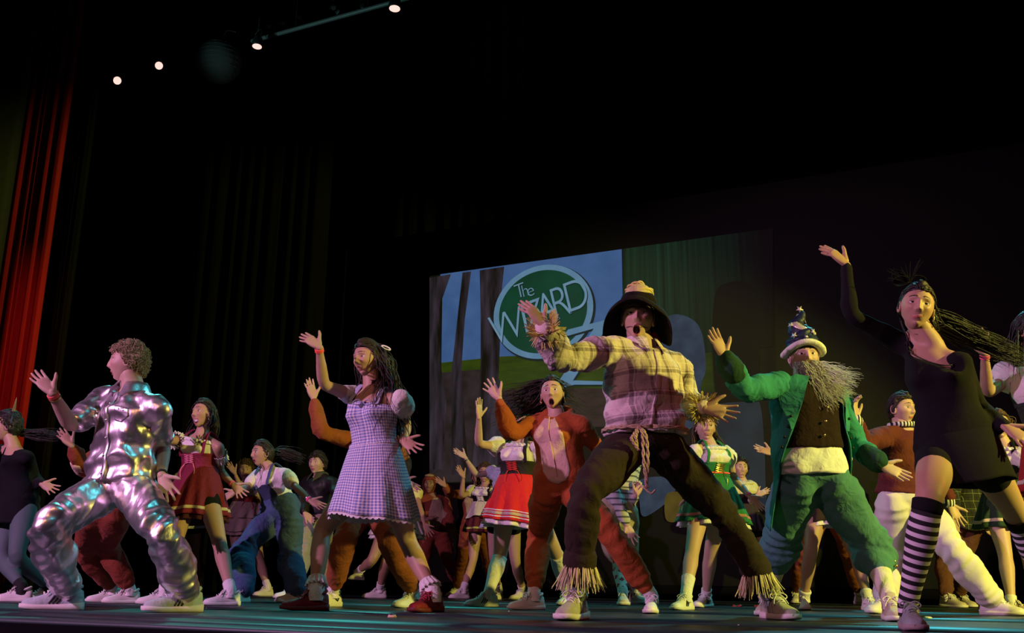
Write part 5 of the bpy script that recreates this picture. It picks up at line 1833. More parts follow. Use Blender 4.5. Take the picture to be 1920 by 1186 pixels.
# rope belt
RP = fab('hemp_rope', (.42, .31, .20), .9, (140, .8), .25)
mb = MB()
t = np.linspace(0, 2 * pi, 60)
belt = p.tring(.10, .052, n=60); belt = np.vstack([belt, belt[:1]])
for k in range(2):
    mb.add(*tube(belt + np.column_stack([np.zeros(61), np.zeros(61), .006 * np.cos(np.linspace(0, 60, 61) + k * pi)]), .0062, side=(0, 0, 1), n=6, caps=False))
c = p.tring(.10, .060, n=3, arc=(-.25, 0))[0]
for k, (dx, L) in enumerate(((-.02, .10), (.012, .30), (.028, .30), (-.035, .12))):
    pts = [c, c + [dx, -.02, -.05], c + [dx * 1.2, -.03, -L * .6], c + [dx * .8 + .02 * (k % 2), -.02, -L]]
    pp_ = spline(pts, 26)
    for q in range(2):
        mb.add(*tube(pp_ + np.column_stack([.005 * np.cos(np.arange(26) * 1.1 + q * pi), .005 * np.sin(np.arange(26) * 1.1 + q * pi), np.zeros(26)]), .0048, n=5))
mb.add(*tube(spline([c + [.012, -.02, -.30], c + [.045, -.03, -.330], c + [.065, -.03, -.315]], 10), .0055, n=6))
mb.build('rope_belt', RP, p.root)
p.sock(fab('teal_grey_sock', (.22, .28, .26)), 1.62, .006)
p.shoes(fab('olive_grey_trainer', (.36, .36, .27), .75, (70, .5), .2), SOLEW, LACEW, stripes=GREYS, scale=1.05)
mb = MB().add(*tube(p.loc(spline([p.nk + p.sax * .07 + p.up * .03, p.nk + p.sax * .085 + p.up * .055, p.nk + p.sax * .06 + p.up * .085], 8)), .022, .008, n=8)).build('neckerchief', fab('red_cotton', (.5, .03, .02)), p.root)

# ---- 5. green coat, bearded, star hat
p = Person('bearded dancer in teal-green tailcoat, brown waistcoat and starry pointed hat', 5.60, 1.02, 'm', True, FAIR, pelvis=(1524, 888), pyaw=-4, neck=(1508, 708),
           shr=(1459, 720), shl=(1568, 742), elr=(1396, 732, '-'), wrr=(1358, 668, '-'), ell=(1602, 832, '+'), wrl=(1652, 872, '-'), knr=(1466, 1010), ftr=(1440, 1146, 25), knl=(1636, 1026), ftl=(1668, 1163, 10), head=(1507, 669, 2, -2, 2), group=G_LEAD)
p.body('closed', hr=(1330, 606, .0, 'flat', (.4, .1, .9)), hl=(1708, 896, -.04, 'flat', (.1, .5, .85)))
TEALC = fab('teal_green_wool', (.028, .215, .185), .9, (60, .4), .14)
TEALT = fab('grey_green_wool', (.065, .190, .175), .9, (60, .4), .14)
mb = MB()
p.torso(mb, -.02, .30, .026, prof=([-.02, .1, .3], [.02, .018, .0]))
p.garment('shirt', COTW, mb, amp=.010, freq=30, seed=3)
mb = MB(); p.torso(mb, .24, .95, .022, prof=([.24, .5, .95], [.016, .012, 0])); p.shoulders(mb, .006)
p.garment('waistcoat', fab('dark_brown_waistcoat', (.020, .009, .007), .9, (60, .4), .2, spec=.15), mb, amp=.006, freq=24, seed=4)
for t in (.36, .50, .64):
    q = p.tring(t, .050, n=3, arc=(.02, 0))[0]; MB().add(qs(5)[0] * .008 + q, qs(5)[1]).build('waistcoat_button', GOLD, p.root)
# coat: open front, tails behind, sleeves with dark cuffs
R = []
ts = np.linspace(.93, -.62, 30)
n = 64
for t in ts:
    op = np.interp(t, [-1.02, -.4, .0, .3, .6, .93], [1.55, 1.45, 1.30, .95, .72, .45])
    tt = max(t, .0)
    o_ = .050 + (.0 if t > 0 else -.085 * t) + .02 * np.exp(-((t - .3) / .2) ** 2)
    r_ = p.tring(tt, o_, n=n, arc=(op, 2 * pi - op))
    if t < 0:
        a_ = np.linspace(op, 2 * pi - op, n)
        r_ = r_ + np.column_stack([np.zeros(n), np.full(n, .015), t * .50 * (.12 + .88 * np.abs(np.sin(a_)) ** 1.6)])
        c_ = r_.mean(axis=0); d_ = r_ - c_; d_[:, 2] = 0; d_ /= np.linalg.norm(d_, axis=1)[:, None] + 1e-9
        r_ = r_ + d_ * (.022 * -t * np.cos(9 * a_))[:, None]
    R.append(r_)
R = np.array(R); v, f = loft(R, cap=False, closed=False); c_ = R.mean(axis=1, keepdims=True)
d_ = (R - c_); d_[..., 2] = 0; d_ /= np.linalg.norm(d_, axis=2)[..., None] + 1e-9
v2 = (R - d_ * .006).reshape(-1, 3); m = len(v)
ff = f + [tuple(i + m for i in q[::-1]) for q in f]
k_ = len(ts); ring = list(range(n)) + [r * n + n - 1 for r in range(1, k_)] + [(k_ - 1) * n + j for j in range(n - 2, -1, -1)] + [r * n for r in range(k_ - 2, 0, -1)]
for i in range(len(ring)):
    A, B = ring[i], ring[(i + 1) % len(ring)]; ff.append((A, A + m, B + m, B))
MB().add(np.vstack([v, v2]), ff).build('coat_body', TEALC, p.root)
for sd in 'rl':
    mb = MB(); p.armtube(mb, sd, -.05, 1.55, .018, prof=([0, 1, 1.55], [.006, .010, .010]), fold=.008)
    p.garment('coat_sleeve', TEALC, mb, amp=.005, freq=28, seed=5)
    mb = MB(); p.armtube(mb, sd, 1.44, 1.86, .026, prof=([1.44, 1.86], [.004, .010]), fold=.004)
    p.garment('coat_cuff', fab('dark_green_felt', (.016, .050, .032), .9, (60, .4), .2, spec=.15), mb, amp=.004, freq=28, seed=6)
# lapels
for sg in (-1, 1):
    e0 = [p.tring(t, .062, n=3, arc=(sg * np.interp(t, [.3, .6, .93], [.95, .72, .45]), 0))[0] for t in np.linspace(.95, .42, 10)]
    e1 = [p.tring(t, .078, n=3, arc=(sg * (np.interp(t, [.3, .6, .93], [.95, .72, .45]) + wd), 0))[0] for t, wd in zip(np.linspace(.97, .42, 10), [.55, .75, .62, .80, .72, .6, .45, .3, .15, .03])]
    R = np.array([e0, e1]); v, f = loft(R, cap=False, closed=False); m = len(v)
    MB().add(np.vstack([v, v + [0, .006, -.002]]), f + [tuple(i + m for i in q[::-1]) for q in f]).build('lapel', TEALC, p.root)
    for t in (.55, .45, .35, .25):
        q = p.tring(t, .074, n=3, arc=(sg * (np.interp(t, [.3, .6, .93], [.95, .72, .45]) + .18), 0))[0]
        MB().add(qs(4)[0] * .008 + q, qs(4)[1]).build('coat_button', BLKL, p.root)
mb = MB()
p.torso(mb, -.16, .14, .020)
for sd in 'rl':
    p.legtube(mb, sd, 0, 1.36, .026, prof=([0, .5, 1, 1.22, 1.30, 1.36], [.006, .020, .030, .032, .014, .004]), fold=.010)
p.garment('knickerbockers', TEALT, mb, amp=.006, freq=26, seed=9)
for sd, sg in (('r', -1), ('l', 1)):
    us, P = p.limb_path(p.leg[sd], 1.18, 1.36, 3)
    for q in P:
        MB().add(qs(4)[0] * .010 + p.loc(q) + [sg * .085 * (1 if sd == 'l' else 1), -.03, 0], qs(4)[1]).build('knee_button', GOLD, p.root)
p.sock(fab('cream_ribbed_sock', (.66, .63, .50), .9, (120, .6), .06), 1.30, .006, cuff=0)
p.shoes(fab('sand_suede', (.50, .42, .32), .85, (80, .4), .15), SOLEW, LACEW)
p.band('l', PINKB, 1.93, .022)
# beard
rs = np.random.RandomState(3); N = 1300; K = 14
ph = rs.uniform(-1.25, 1.25, N); zz_ = rs.uniform(-.115, -.030, N)
w_ = np.interp(zz_, [-.115, -.07, -.03], [.55, .85, 1.0])
root_ = np.column_stack([.066 * w_ * np.sin(ph), .088 * np.cos(ph) * np.interp(zz_, [-.115, -.03], [.80, .96]) + .006, zz_])
root_ = root_[~((np.abs(root_[:, 0]) < .018) & (root_[:, 2] > -.052))]
N = len(root_)
P = p.hp(root_); vel = nrm(np.array([.0, -.6, -.6]))[None] + rs.normal(size=(N, 3)) * .22
side_ = (root_[:, :1] + .05) / .1
wind = np.column_stack([.25 + 1.25 * np.clip(side_[:, 0], 0, 1) * rs.rand(N), np.full(N, -.12), -.85 + .75 * np.clip(side_[:, 0], 0, 1) * rs.rand(N)])
paths = [P.copy()]; L = .26 * (.5 + .6 * rs.rand(N)); phs = rs.rand(N, 3) * 6.28
for k in range(1, K):
    vel = vel * .6 + wind * .4 + np.sin(phs + k * 1.3) * .30
    P = P + vel / np.linalg.norm(vel, axis=1)[:, None] * (L / (K - 1))[:, None]
    paths.append(P.copy())
v, f = strands(np.stack(paths, 1), .0026 * (.6 + .7 * rs.rand(N)), .0006, 4, 2)
mb = MB().add(v, f)
ev = qs(14)[0] * np.array([.060, .050, .060]) + np.array([0, .048, -.085])
mb.add(p.hp(ev), qs(14)[1])
mb.build('beard', H_GRY, p.root)
p.hair(H_GRY, dict(thick=.006, front=.5, back=-.3))
# pointed hat with a bent tip
NAVY = fab('navy_satin', (.010, .014, .045), .5, (60, .4), .2)
STARS = fab('silver_satin', (.75, .66, .60), .35, (40, .3), .1, metal=.5)
HZ = np.array([0, .004, .030])
cone = HZ + np.array([1, 1, .70]) * np.array([[0, -.004, .020], [0, -.004, .070], [0, -.004, .120], [-.012, -.006, .160], [-.024, -.010, .205], [-.014, -.012, .245], [.006, -.012, .285], [.014, -.014, .325], [-.004, -.016, .365]])
cr = np.array([.094, .092, .080, .066, .050, .038, .028, .018, .005])
pth = spline(cone, 36); rr = np.interp(np.linspace(0, 8, 36), np.arange(9), cr)
rr = rr * (1 + .05 * np.sin(np.arange(36) * 1.3))
v, f = tube(pth, rr, rr * 1.10, side=(1, 0, 0), n=32, caps=False)
hat = MB().add(p.hp(v), f).build('pointed_hat', NAVY, p.root)
a = np.linspace(0, 2 * pi, 49)
brim = np.column_stack([.104 * np.cos(a), .116 * np.sin(a) - .004, .050 + .016 * np.sin(a) - .030 * np.cos(a) ** 2])
v, f = tube(brim, .017, .024, side=(0, 0, 1), n=10, caps=False); MB().add(p.hp(v), f).build('hat_brim', fab('white_plush', (.66, .64, .56), .9, (90, .6), .1), hat)
# satin spiral and stars
t = np.linspace(0, 1, 30); cen = spline(cone, 30)[6:]
sp = []
for i, q in enumerate(np.linspace(.28, .86, 26)):
    c = spline(cone, 101)[int(q * 100)]; r_ = np.interp(q * 8, np.arange(9), cr) + .004
    an = 5.5 + q * 5.0
    sp.append(c + np.array([r_ * math.cos(an), r_ * 1.1 * math.sin(an), 0]))
v, f = tube(np.array(sp), np.interp(np.linspace(0, 1, 26), [0, .4, 1], [.006, .020, .006]), .004, side=(0, 0, 1), n=8); MB().add(p.hp(v), f).build('satin_swirl', STARS, hat)
def star(c, nrm_, r):
    nrm_ = nrm_ / np.linalg.norm(nrm_); s1 = np.cross(nrm_, [0, 0, 1.0]); s1 /= np.linalg.norm(s1); s2 = np.cross(nrm_, s1)
    pts = [c + s1 * (r if i % 2 == 0 else r * .42) * math.cos(pi / 2 + i * pi / 5) + s2 * (r if i % 2 == 0 else r * .42) * math.sin(pi / 2 + i * pi / 5) for i in range(10)]
    pts2 = [q + nrm_ * .004 for q in pts]
    F = [tuple(range(10, 20)), tuple(range(9, -1, -1))] + [(i, (i + 1) % 10, 10 + (i + 1) % 10, 10 + i) for i in range(10)]
    return np.array(pts + pts2), F
for q, an, r_ in ((.20, 2.35, .020), (.27, .95, .022), (.50, 2.5, .018), (.97, 1.6, .022), (.60, .3, .012), (.14, 1.6, .012)):
    c = spline(cone, 101)[int(q * 100)]; rad_ = np.interp(q * 8, np.arange(9), cr) + .003
    d = np.array([math.cos(an), math.sin(an), .15])
    v, f = star(c + d * rad_ * np.array([1, 1.1, 1]), d, r_); MB().add(p.hp(v), f).build('star', STARS, hat, smooth=False)

# ---- 6. black dress and striped stockings
p = Person('dancer in short black knit dress and black-and-white striped knee stockings', 4.45, 1.00, 'f', True, (.45, .275, .185), pelvis=(1795, 842), pyaw=10, neck=(1748, 648),
           shr=(1686, 640), shl=(1800, 680), elr=(1594, 592, '-'), wrr=(1586, 495, '-'), ell=(1836, 764, '+'), wrl=(1886, 800, '-'), knr=(1742, 934), ftr=(1702, 1180, 12), knl=(1905, 962), ftl=(1985, 1165, -30), head=(1719, 576, 14, -2, -12, -.02), group=G_LEAD)
p.body('smirk', hr=(1540, 454, .02, 'back', (.2, .6, .75)), hl=(1926, 826, -.06, 'spread', (.1, .3, .9)), worried=.4, lids=.62, lip=(.50, .17, .13))
mb = MB()
p.torso(mb, -.05, .83, .012, prof=([-.05, .2, .5, .83], [.012, .006, .004, .0]))
for sd, sh in (('r', p.shr), ('l', p.shl)):
    a_ = p.pel + (p.nk - p.pel) * .80
    mb.add(*tube(p.loc(np.array([a_ + (sh - a_) * .45, sh])), [.052, .056], n=14))
    p.armtube(mb, sd, 0, 1.93, .006)
p.garment('dress_top', BLKC, mb, amp=.004, freq=30, seed=2)
shorts(p)
p.skirt('dress_skirt', BLKC, t0=.16, drop=.235, hw=.205, hd=.200, pleats=5, amp=.008, off=.014, shift=(.010, -.015, 0), tilt=.02, wave=.008, seed=4)
STRP = stripe_mat('black_white_stripes', (.66, .64, .68), (.010, .010, .012), .0365, 1, .52)
p.sock(STRP, 1.10, .006, name='striped_stocking'); p.wrap = None
for sd in 'rl':
    us, P = p.limb_path(p.leg[sd], 1.02, 1.12, 5)
    R = tube_rings(p.loc(P), np.interp(us, LEG[:, 0], LEG[:, 1]) * .96 + .009, side=(1, 0, 0), n=24, caps=False)
    Ri = R.mean(axis=1, keepdims=True) + (R - R.mean(axis=1, keepdims=True)) * .93
    MB().add(*loft(np.concatenate([R, Ri[::-1], R[:1]]), cap=False)).build('stocking_top', BLKC, p.root)
p.shoes(fab('grey_green_trainer', (.26, .31, .30), .8, (80, .5), .2), fab('grey_rubber', (.30, .26, .25), .7, None), fab('grey_lace', (.24, .28, .28), .8, None), scale=1.06)
p.hair(H_BLK, dict(thick=.010, front=.52, back=-.5), [p.long_hair(26, 16, .34, (.1, -.3, 0), .2, 6, .0042, front=.2, lift=.2, ymax=.0)])
tail = MB(); rs = np.random.RandomState(5)
r0 = p.hp([.02, -.110, .010]); Np = 300; K = 16; P = r0 + rs.normal(size=(Np, 3)) * .016
vel = np.array([.9, .1, -.55])[None] + rs.normal(size=(Np, 3)) * .20
path_ = [P.copy()]; phs = rs.rand(Np, 3) * 6.28; L = .50 * (.6 + .5 * rs.rand(Np))
for k in range(1, K):
    vel = vel * .75 + np.array([.95, .0, -.42])[None] * .25 + np.sin(phs + k * .6) * .06
    P = P + vel / np.linalg.norm(vel, axis=1)[:, None] * (L / (K - 1))[:, None]; path_.append(P.copy())
tail.add(*strands(np.stack(path_, 1), .0050, .0008, 4, 3)); tail.build('ponytail', H_BLK, p.root)
# black feathered bow
bow = MB(); c = p.hp([-.055, .03, .115])
for sg, q in ((-1, .2), (1, -.2), (-1, .7), (-1, -.4)):
    pts = [c, c + np.array([sg * .03, -.01, .03 + q * .02]), c + np.array([sg * .075, 0, .022 + q * .04]), c + np.array([sg * .05, .01, -.01 + q * .02]), c]
    bow.add(*tube(spline(pts, 16), .012, .003, side=(0, 1, 0), n=7))
o_ = bow.build('hair_bow', BLKC, p.root)
tuft(p, 'feather', c, np.array([-.3, 0, .6]), 40, .09, .9, .0016, 5, BLKC, .012)
MB().add(*tube(p.hp(np.array([[.082, .006 + .010 * math.cos(q), -.046 + .012 * math.sin(q)] for q in np.linspace(0, 6.28, 12)])), .0028, n=6, caps=False)).build('hoop_earring', SILV, p.root)
pts = [p.tring(.93 - .10 * math.cos(q) ** 2 * (1 if abs(q) < pi / 2 else 0), .018, n=3, arc=(q, 0))[0] for q in np.linspace(-2.6, 2.6, 30)]
MB().add(*tube(np.array(pts), .0028, n=5)).build('necklace_cord', BLKL, p.root)

# ================================================================ dancers behind
# ---- 7. burgundy dirndl
p = Person('laughing dancer in burgundy dirndl with white frilled sleeves', 7.10, 0.90, 'f', True, TAN, pelvis=(370, 915), pyaw=22, neck=(379, 812),
           shr=(346, 826), shl=(410, 838), elr=(308, 824, '-'), wrr=(300, 800, '-'), ell=(413, 884, '+'), wrl=(438, 909, '-'), knr=(330, 1012), ftr=(308, 1133, 78), knl=(411, 1015), ftl=(432, 1135, 62), head=(382, 777, 34, 8, 6), group=G_BACK)
p.body('grin', hr=(290, 775, .02, 'back', (0, .7, .7)), hl=(461, 932, -.04, 'spread', (.1, .3, .9)), lids=.7)
BURG = fab('burgundy_cotton', (.17, .012, .038), .85, (50, .4), .15)
BROC = fab('gold_braid', (.55, .45, .33), .7, (160, 1.0), .35)
dirndl(p, BURG, BURG, COTW, BROC, fab('dark_petticoat', (.05, .008, .014)), None, .285, .245, .37, seed=5, lace=fab('pink_ribbon', (.70, .20, .30)), tw=.42, shift=(-.01, 0, 0), tilt=.02, sleeves='', btop=.86)
for sd in 'rl': sleeve_frill(p, sd, COTW, .40, .024, .16)
p.hair(H_DBR, dict(thick=.012, front=.54, back=-.5), [p.long_hair(150, 16, .34, (-.25, -.25, 0), .35, 3, .0045, lift=.4)])
p.sock(COTW, 1.84, .006, which='l'); p.shoes(WHT, SOLEW, LACEW); p.sock(COTW, 1.84, .006, which='r')
p.band('l', PINKB, 1.90, .020)
MB().add(*tube(p.hp(np.array([[.083, .0 + .012 * math.cos(q), -.05 + .016 * math.sin(q)] for q in np.linspace(0, 6.28, 12)])), .0028, n=6, caps=False)).build('hoop_earring', GOLD, p.root)

# ---- 8. dungarees
p = Person('dancer in blue denim dungarees and white tee, ponytail flying', 8.00, 0.88, 'f', True, TAN, pelvis=(527, 962), pyaw=24, neck=(505, 877),
           shr=(484, 889), shl=(536, 889), elr=(462, 914, '-'), wrr=(441, 922, '-'), ell=(556, 914, '-'), wrl=(582, 938, '-'), knr=(453, 1036), ftr=(456, 1129, 25), knl=(543, 1040), ftl=(556, 1129, 58), head=(492, 851, 50, 2, 4), group=G_BACK)
p.body('speak', hr=(425, 930, 0, 'flat', (0, .4, .9)), hl=(613, 953, -.03, 'flat', (.1, .4, .9)), worried=.3)
mb = MB(); p.torso(mb, .10, .95, .016, prof=([.1, .5, .95], [.012, .010, 0])); p.shoulders(mb, .012)
for sd in 'rl': p.armtube(mb, sd, 0, .62, .014, prof=([0, .62], [.002, .012]))
p.garment('tee', COTW, mb, amp=.008, freq=34, seed=4)
DEN = fab('blue_denim', (.055, .10, .20), .9, (120, .6), .2)
mb = MB(); p.torso(mb, -.16, .34, .024, prof=([-.16, .34], [.0, .014]))
for sd in 'rl': p.legtube(mb, sd, 0, 1.92, .026, prof=([0, .6, 1, 1.6, 1.92], [.004, .014, .018, .030, .030]), fold=.009)
p.garment('dungarees', DEN, mb, amp=.011, freq=26, seed=6)
p.patch('bib', fab('dark_denim', (.030, .045, .085), .9, (120, .6), .2), 'tee', [(.28, -.75), (.42, -.70), (.62, -.42), (.66, 0), (.62, .42), (.42, .70), (.28, .75)], .010, thick=.004)
mb = MB()
for sg in (-1, 1):
    pts = [p.tring(.62, .036, n=3, arc=(sg * .38, 0))[0], p.tring(.80, .036, n=3, arc=(sg * .50, 0))[0], p.loc((p.shr if sg < 0 else p.shl) * .42 + p.nk * .58) + p.up * .062, p.tring(.80, .030, n=3, arc=(sg * 2.7, 0))[0], p.tring(.38, .036, n=3, arc=(sg * 2.85, 0))[0]]
    mb.add(*tube(spline(pts, 22), .017, .004, side=p.sax, n=8))
mb.build('shoulder_straps', DEN, p.root)
p.hair(H_DBR, dict(thick=.011, front=.55, back=-.5), [p.long_hair(36, 12, .26, (-.1, -.2, 0), .3, 5, .0042, front=.2)])
def ponytail(p, mat, root, vel0, vel1, L, N=160, seed=5, r=.0038):
    rs = np.random.RandomState(seed); K = 14
    P = p.hp(root) + rs.normal(size=(N, 3)) * .014
    vel = np.array(vel0)[None] + rs.normal(size=(N, 3)) * .26
    out = [P.copy()]; phs = rs.rand(N, 3) * 6.28; Ls = L * (.6 + .5 * rs.rand(N))
    for k in range(1, K):
        vel = vel * .75 + np.array(vel1)[None] * .25 + np.sin(phs + k * .6) * .09
        P = P + vel / np.linalg.norm(vel, axis=1)[:, None] * (Ls / (K - 1))[:, None]; out.append(P.copy())
    MB().add(*strands(np.stack(out, 1), r, .0006, 4, seed)).build('ponytail', mat, p.root)
ponytail(p, H_DBR, [0, -.112, .02], (.9, .1, .5), (.9, 0, -.35), .24)
p.sock(COTW, 1.85, .005); p.shoes(WHT, SOLEW, LACEW); p.band('l', PINKB, 1.92, .018); p.band('l', SILV, 1.84, .010, name='bracelet')

# ---- 9. rust onesie behind the silver suit
p = Person('dancer in dark rust onesie mostly hidden behind the silver-suited dancer', 6.40, 0.90, 'f', False, MED, pelvis=(196, 962), pyaw=15, neck=(208, 846),
           shr=(176, 858), shl=(236, 860), elr=(158, 884, '-'), wrr=(134, 834, '-'), ell=(262, 905, '+'), wrl=(280, 940, '-'), knr=(158, 1030), ftr=(212, 1122, 62, 0, .6), knl=(200, 1022), ftl=(244, 1131, 62), head=(214, 806, 10, 0, 0), group=G_BACK)
p.body('smile', hr=(114, 809, 0, 'flat', (.4, .2, .9)), hl=(300, 960, 0, 'flat', (0, .4, .9)))
onesie(p, BRV, BELLY, 4); p.hair(H_DBR, {}, [p.long_hair(60, 10, .25, seed=3)]); p.sock(COTW, 1.80, .006); p.shoes(WHT, SOLEW, LACEW)

# ---- 10. black dress at the edge
p = Person('dancer in plain black dress with party-horn headband, beside the red curtain', 7.10, 0.93, 'f', True, TAN, pelvis=(34, 948), pyaw=35, neck=(24, 834),
           shr=(-4, 846), shl=(50, 858), elr=(-45, 868, '-'), wrr=(-62, 825, '-'), ell=(66, 896, '+'), wrl=(79, 907, '-'), knr=(2, 1044), ftr=(42, 1128, 78), knl=(30, 1044), ftl=(92, 1126, 55), head=(14, 799, 64, 4, 0), group=G_BACK)
p.body('closed', hr=(-80, 800, 0, 'back', (0, .6, .8)), hl=(114, 923, -.03, 'spread', (.1, .4, .9)))
mb = MB(); p.torso(mb, -.05, .86, .012); 
for sd, sh in (('r', p.shr), ('l', p.shl)):
    a_ = p.pel + (p.nk - p.pel) * .84; mb.add(*tube(p.loc(np.array([a_ + (sh - a_) * .3, sh])), [.054, .056], n=14)); p.armtube(mb, sd, 0, 1.92, .010)
p.garment('dress_top', BLKC, mb, amp=.004, freq=30, seed=2)
p.skirt('dress_skirt', BLKC, t0=.20, drop=.21, hw=.20, hd=.18, pleats=5, amp=.008, off=.014, seed=4)
mb = MB()
for sd in 'rl': p.legtube(mb, sd, 0, 1.99, .002)
p.garment('tights', fab('teal_black_tights', (.085, .13, .13), .7, (160, .3), .1), mb, amp=0)
p.hair(H_BLK, dict(thick=.014, front=.5, back=-.6), [p.curls(120, .012, 3, front=.3, out=.02, th=.003)])
ponytail(p, H_BLK, [0, -.11, -.04], (.9, .1, .1), (.9, 0, -.1), .30, 60, 4)
v, f = lathe([(.016, 0), (.010, .05), (.005, .10), (.0, .12)], 14); v = v @ np.array([[1, 0, 0], [0, 1, 0], [.35, 0, .9]]); hb = MB().add(p.hp(v @ np.diag([1, 1, 1.0]) + np.array([.03, -.02, .118])), f).build('headband_horn', fab('gold_black_foil', (.30, .24, .10), .4, None, .2, metal=.6), p.root)
a = np.linspace(-1.4, 1.4, 20); MB().add(*tube(p.hp(np.column_stack([.088 * np.sin(a), np.full(20, -.02), .126 * np.cos(a)])), .007, n=6)).build('headband', fab('blue_black_sequin', (.03, .06, .09), .35, (200, 1), .4, metal=.4), p.root)
p.sock(fab('black_sock', (.012, .012, .012)), 1.85, .006); p.shoes(WHT, SOLEW, LACEW)

# ---- 11. dark skirt behind burgundy
p = Person('dancer in dark fringed skirt hidden behind the burgundy dirndl', 11.00, 0.98, 'f', False, MED, pelvis=(348, 965), pyaw=0, neck=(356, 884), shr=(338, 892), shl=(376, 892), elr=(325, 920, '-'), wrr=(330, 945, '-'), ell=(384, 925, '-'), wrl=(380, 950, '-'),
           knr=(336, 1048), ftr=(328, 1113, 20), knl=(364, 1048), ftl=(371, 1113, 15), head=(358, 858, 0, 0, 0), group=G_BACK)
p.body('smile', hr=(340, 965, 0, 'relax', (0, 0, 1)), hl=(370, 965, 0, 'relax', (0, 0, 1)))
dirndl(p, BLKC, BLKC, COTW, None, LACE, drop=.30, seed=2, straps=False)
p.hair(H_DBR, {}, []); p.sock(COTW, 1.78, .006); p.shoes(WHT, SOLEW, LACEW)

# ---- 12. beige blouse
p = Person('dancer in beige ruffled blouse and tiered beige skirt behind the dungarees', 10.60, 0.90, 'f', False, TAN, pelvis=(456, 968), pyaw=-10, neck=(463, 904), shr=(446, 912), shl=(482, 912), elr=(455, 922, '-'), wrr=(440, 886, '-'), ell=(489, 944, '-'), wrl=(486, 972, '-'),
           knr=(446, 1046), ftr=(440, 1116, 20), knl=(487, 1052), ftl=(502, 1117, 40), head=(460, 882, -10, 0, 0), group=G_BACK)
p.body('closed', hr=(425, 863, 0, 'flat', (.3, .3, .9)), hl=(480, 990, 0, 'relax', (0, 0, 1)))
BEI = fab('beige_cotton', (.50, .38, .32), .9, (50, .5), .1)
dirndl(p, BEI, fab('dark_red_corset', (.14, .03, .03)), BEI, None, BEI, drop=.30, hw=.26, hd=.22, seed=6, straps=False, lace=REDB)
p.skirt('skirt_tier', BEI, t0=.42, drop=.17, hw=.22, hd=.19, pleats=12, amp=.02, off=.022, seed=9)
p.hair(H_BRN, dict(thick=.016), [p.curls(160, .014, 4, out=.03, th=.004), p.long_hair(50, 10, .2, seed=4, wav=.03)]); p.sock(COTW, 1.80, .006); p.shoes(WHT, SOLEW, LACEW)

# ---- 13. black jacket
p = Person('short-haired dancer in black jacket and tan trousers beside the gingham dress', 9.80, 0.92, 'm', False, FAIR, pelvis=(590, 966), pyaw=15, neck=(599, 893), shr=(576, 905), shl=(624, 907), elr=(566, 934, '-'), wrr=(572, 962, '-'), ell=(636, 934, '-'), wrl=(642, 962, '-'),
           knr=(566, 1030), ftr=(552, 1123, 55), knl=(606, 1030), ftl=(615, 1118, 20), head=(595, 869, 22, 2, 0), group=G_BACK)
p.body('closed', hr=(585, 975, 0, 'relax', (0, .3, .9)), hl=(650, 975, 0, 'relax', (0, .3, .9)))
mb = MB(); p.torso(mb, .0, .95, .026); p.shoulders(mb, .022)
for sd in 'rl': p.armtube(mb, sd, 0, 1.88, .016, fold=.008)
p.garment('jacket', BLKL, mb, amp=.010, freq=26, seed=3)
collar(p, fab('dark_olive_lining', (.06, .07, .025)), .068, .105, .07)
mb = MB(); p.torso(mb, -.16, .10, .018)
for sd in 'rl': p.legtube(mb, sd, 0, 1.92, .024, prof=([0, 1, 1.9], [.004, .018, .03]), fold=.007)
TANT = fab('tan_twill', (.34, .26, .20), .9, (60, .4), .1)
p.garment('trousers', TANT, mb, amp=.011, freq=26, seed=6)
p.hair(H_DBR, dict(thick=.018, front=.42), [p.curls(150, .010, 3, front=.36, out=.022, th=.004)]); p.sock(BLKC, 1.85, .004); p.shoes(WHT, SOLEW, LACEW)

# ---- 14. brown onesie behind gingham
p = Person('dancer in brown velour onesie behind the gingham dress, hand raised', 6.80, 0.97, 'f', False, FAIR, pelvis=(694, 948), pyaw=8, neck=(700, 816), shr=(660, 826), shl=(738, 828), elr=(602, 810, '-'), wrr=(588, 746, '-'), ell=(758, 868, '+'), wrl=(752, 900, '-'),
           knr=(648, 1004), ftr=(624, 1137, 35), knl=(731, 1016), ftl=(776, 1139, 40), head=(706, 776, 0, 0, 0), group=G_BACK)
p.body('smile', hr=(578, 709, 0, 'flat', (.5, .1, .85)), hl=(770, 910, 0, 'flat', (0, .4, .9)))
onesie(p, ORV2, BELLY, 6); p.hair(H_DBR, {}, []); p.sock(COTW, 1.80, .006); p.shoes(WHT, SOLEW, LACEW, mark=BLKL)

# ---- 15. pale dotted skirt, one foot kicked up
p = Person('dancer in pale dotted skirt with one foot kicked up, behind the gingham dress', 10.20, 0.93, 'f', False, MED, pelvis=(746, 972), pyaw=-10, neck=(756, 908), shr=(738, 916), shl=(777, 918), elr=(732, 950, '-'), wrr=(735, 975, '-'), ell=(787, 950, '-'), wrl=(796, 982, '-'),
           knr=(698, 1050), ftr=(674, 1090, 20, .17), knl=(724, 1050), ftl=(712, 1121, 70), head=(754, 884, 0, 0, 0), group=G_BACK)
p.body('smile', hr=(735, 990, 0, 'relax', (0, 0, 1)), hl=(808, 1006, 0, 'spread', (0, .2, 1)))
t_ = NT('dotted_cotton'); tc = t_.n('ShaderNodeTexCoord'); vo = t_.n('ShaderNodeTexVoronoi'); vo.inputs['Scale'].default_value = 26; t_.l(tc.outputs['Object'], vo.inputs[0])
t_.l(t_.mix(t_.math('LESS_THAN', vo.outputs['Distance'], .3), (.56, .54, .50), (.06, .07, .05)), t_.b.inputs['Base Color']); t_.b.inputs['Roughness'].default_value = .9
dirndl(p, t_.m, fab('teal_bodice', (.03, .14, .15)), fab('yellow_cotton', (.70, .62, .36)), None, LACE, drop=.30, seed=3, straps=False)
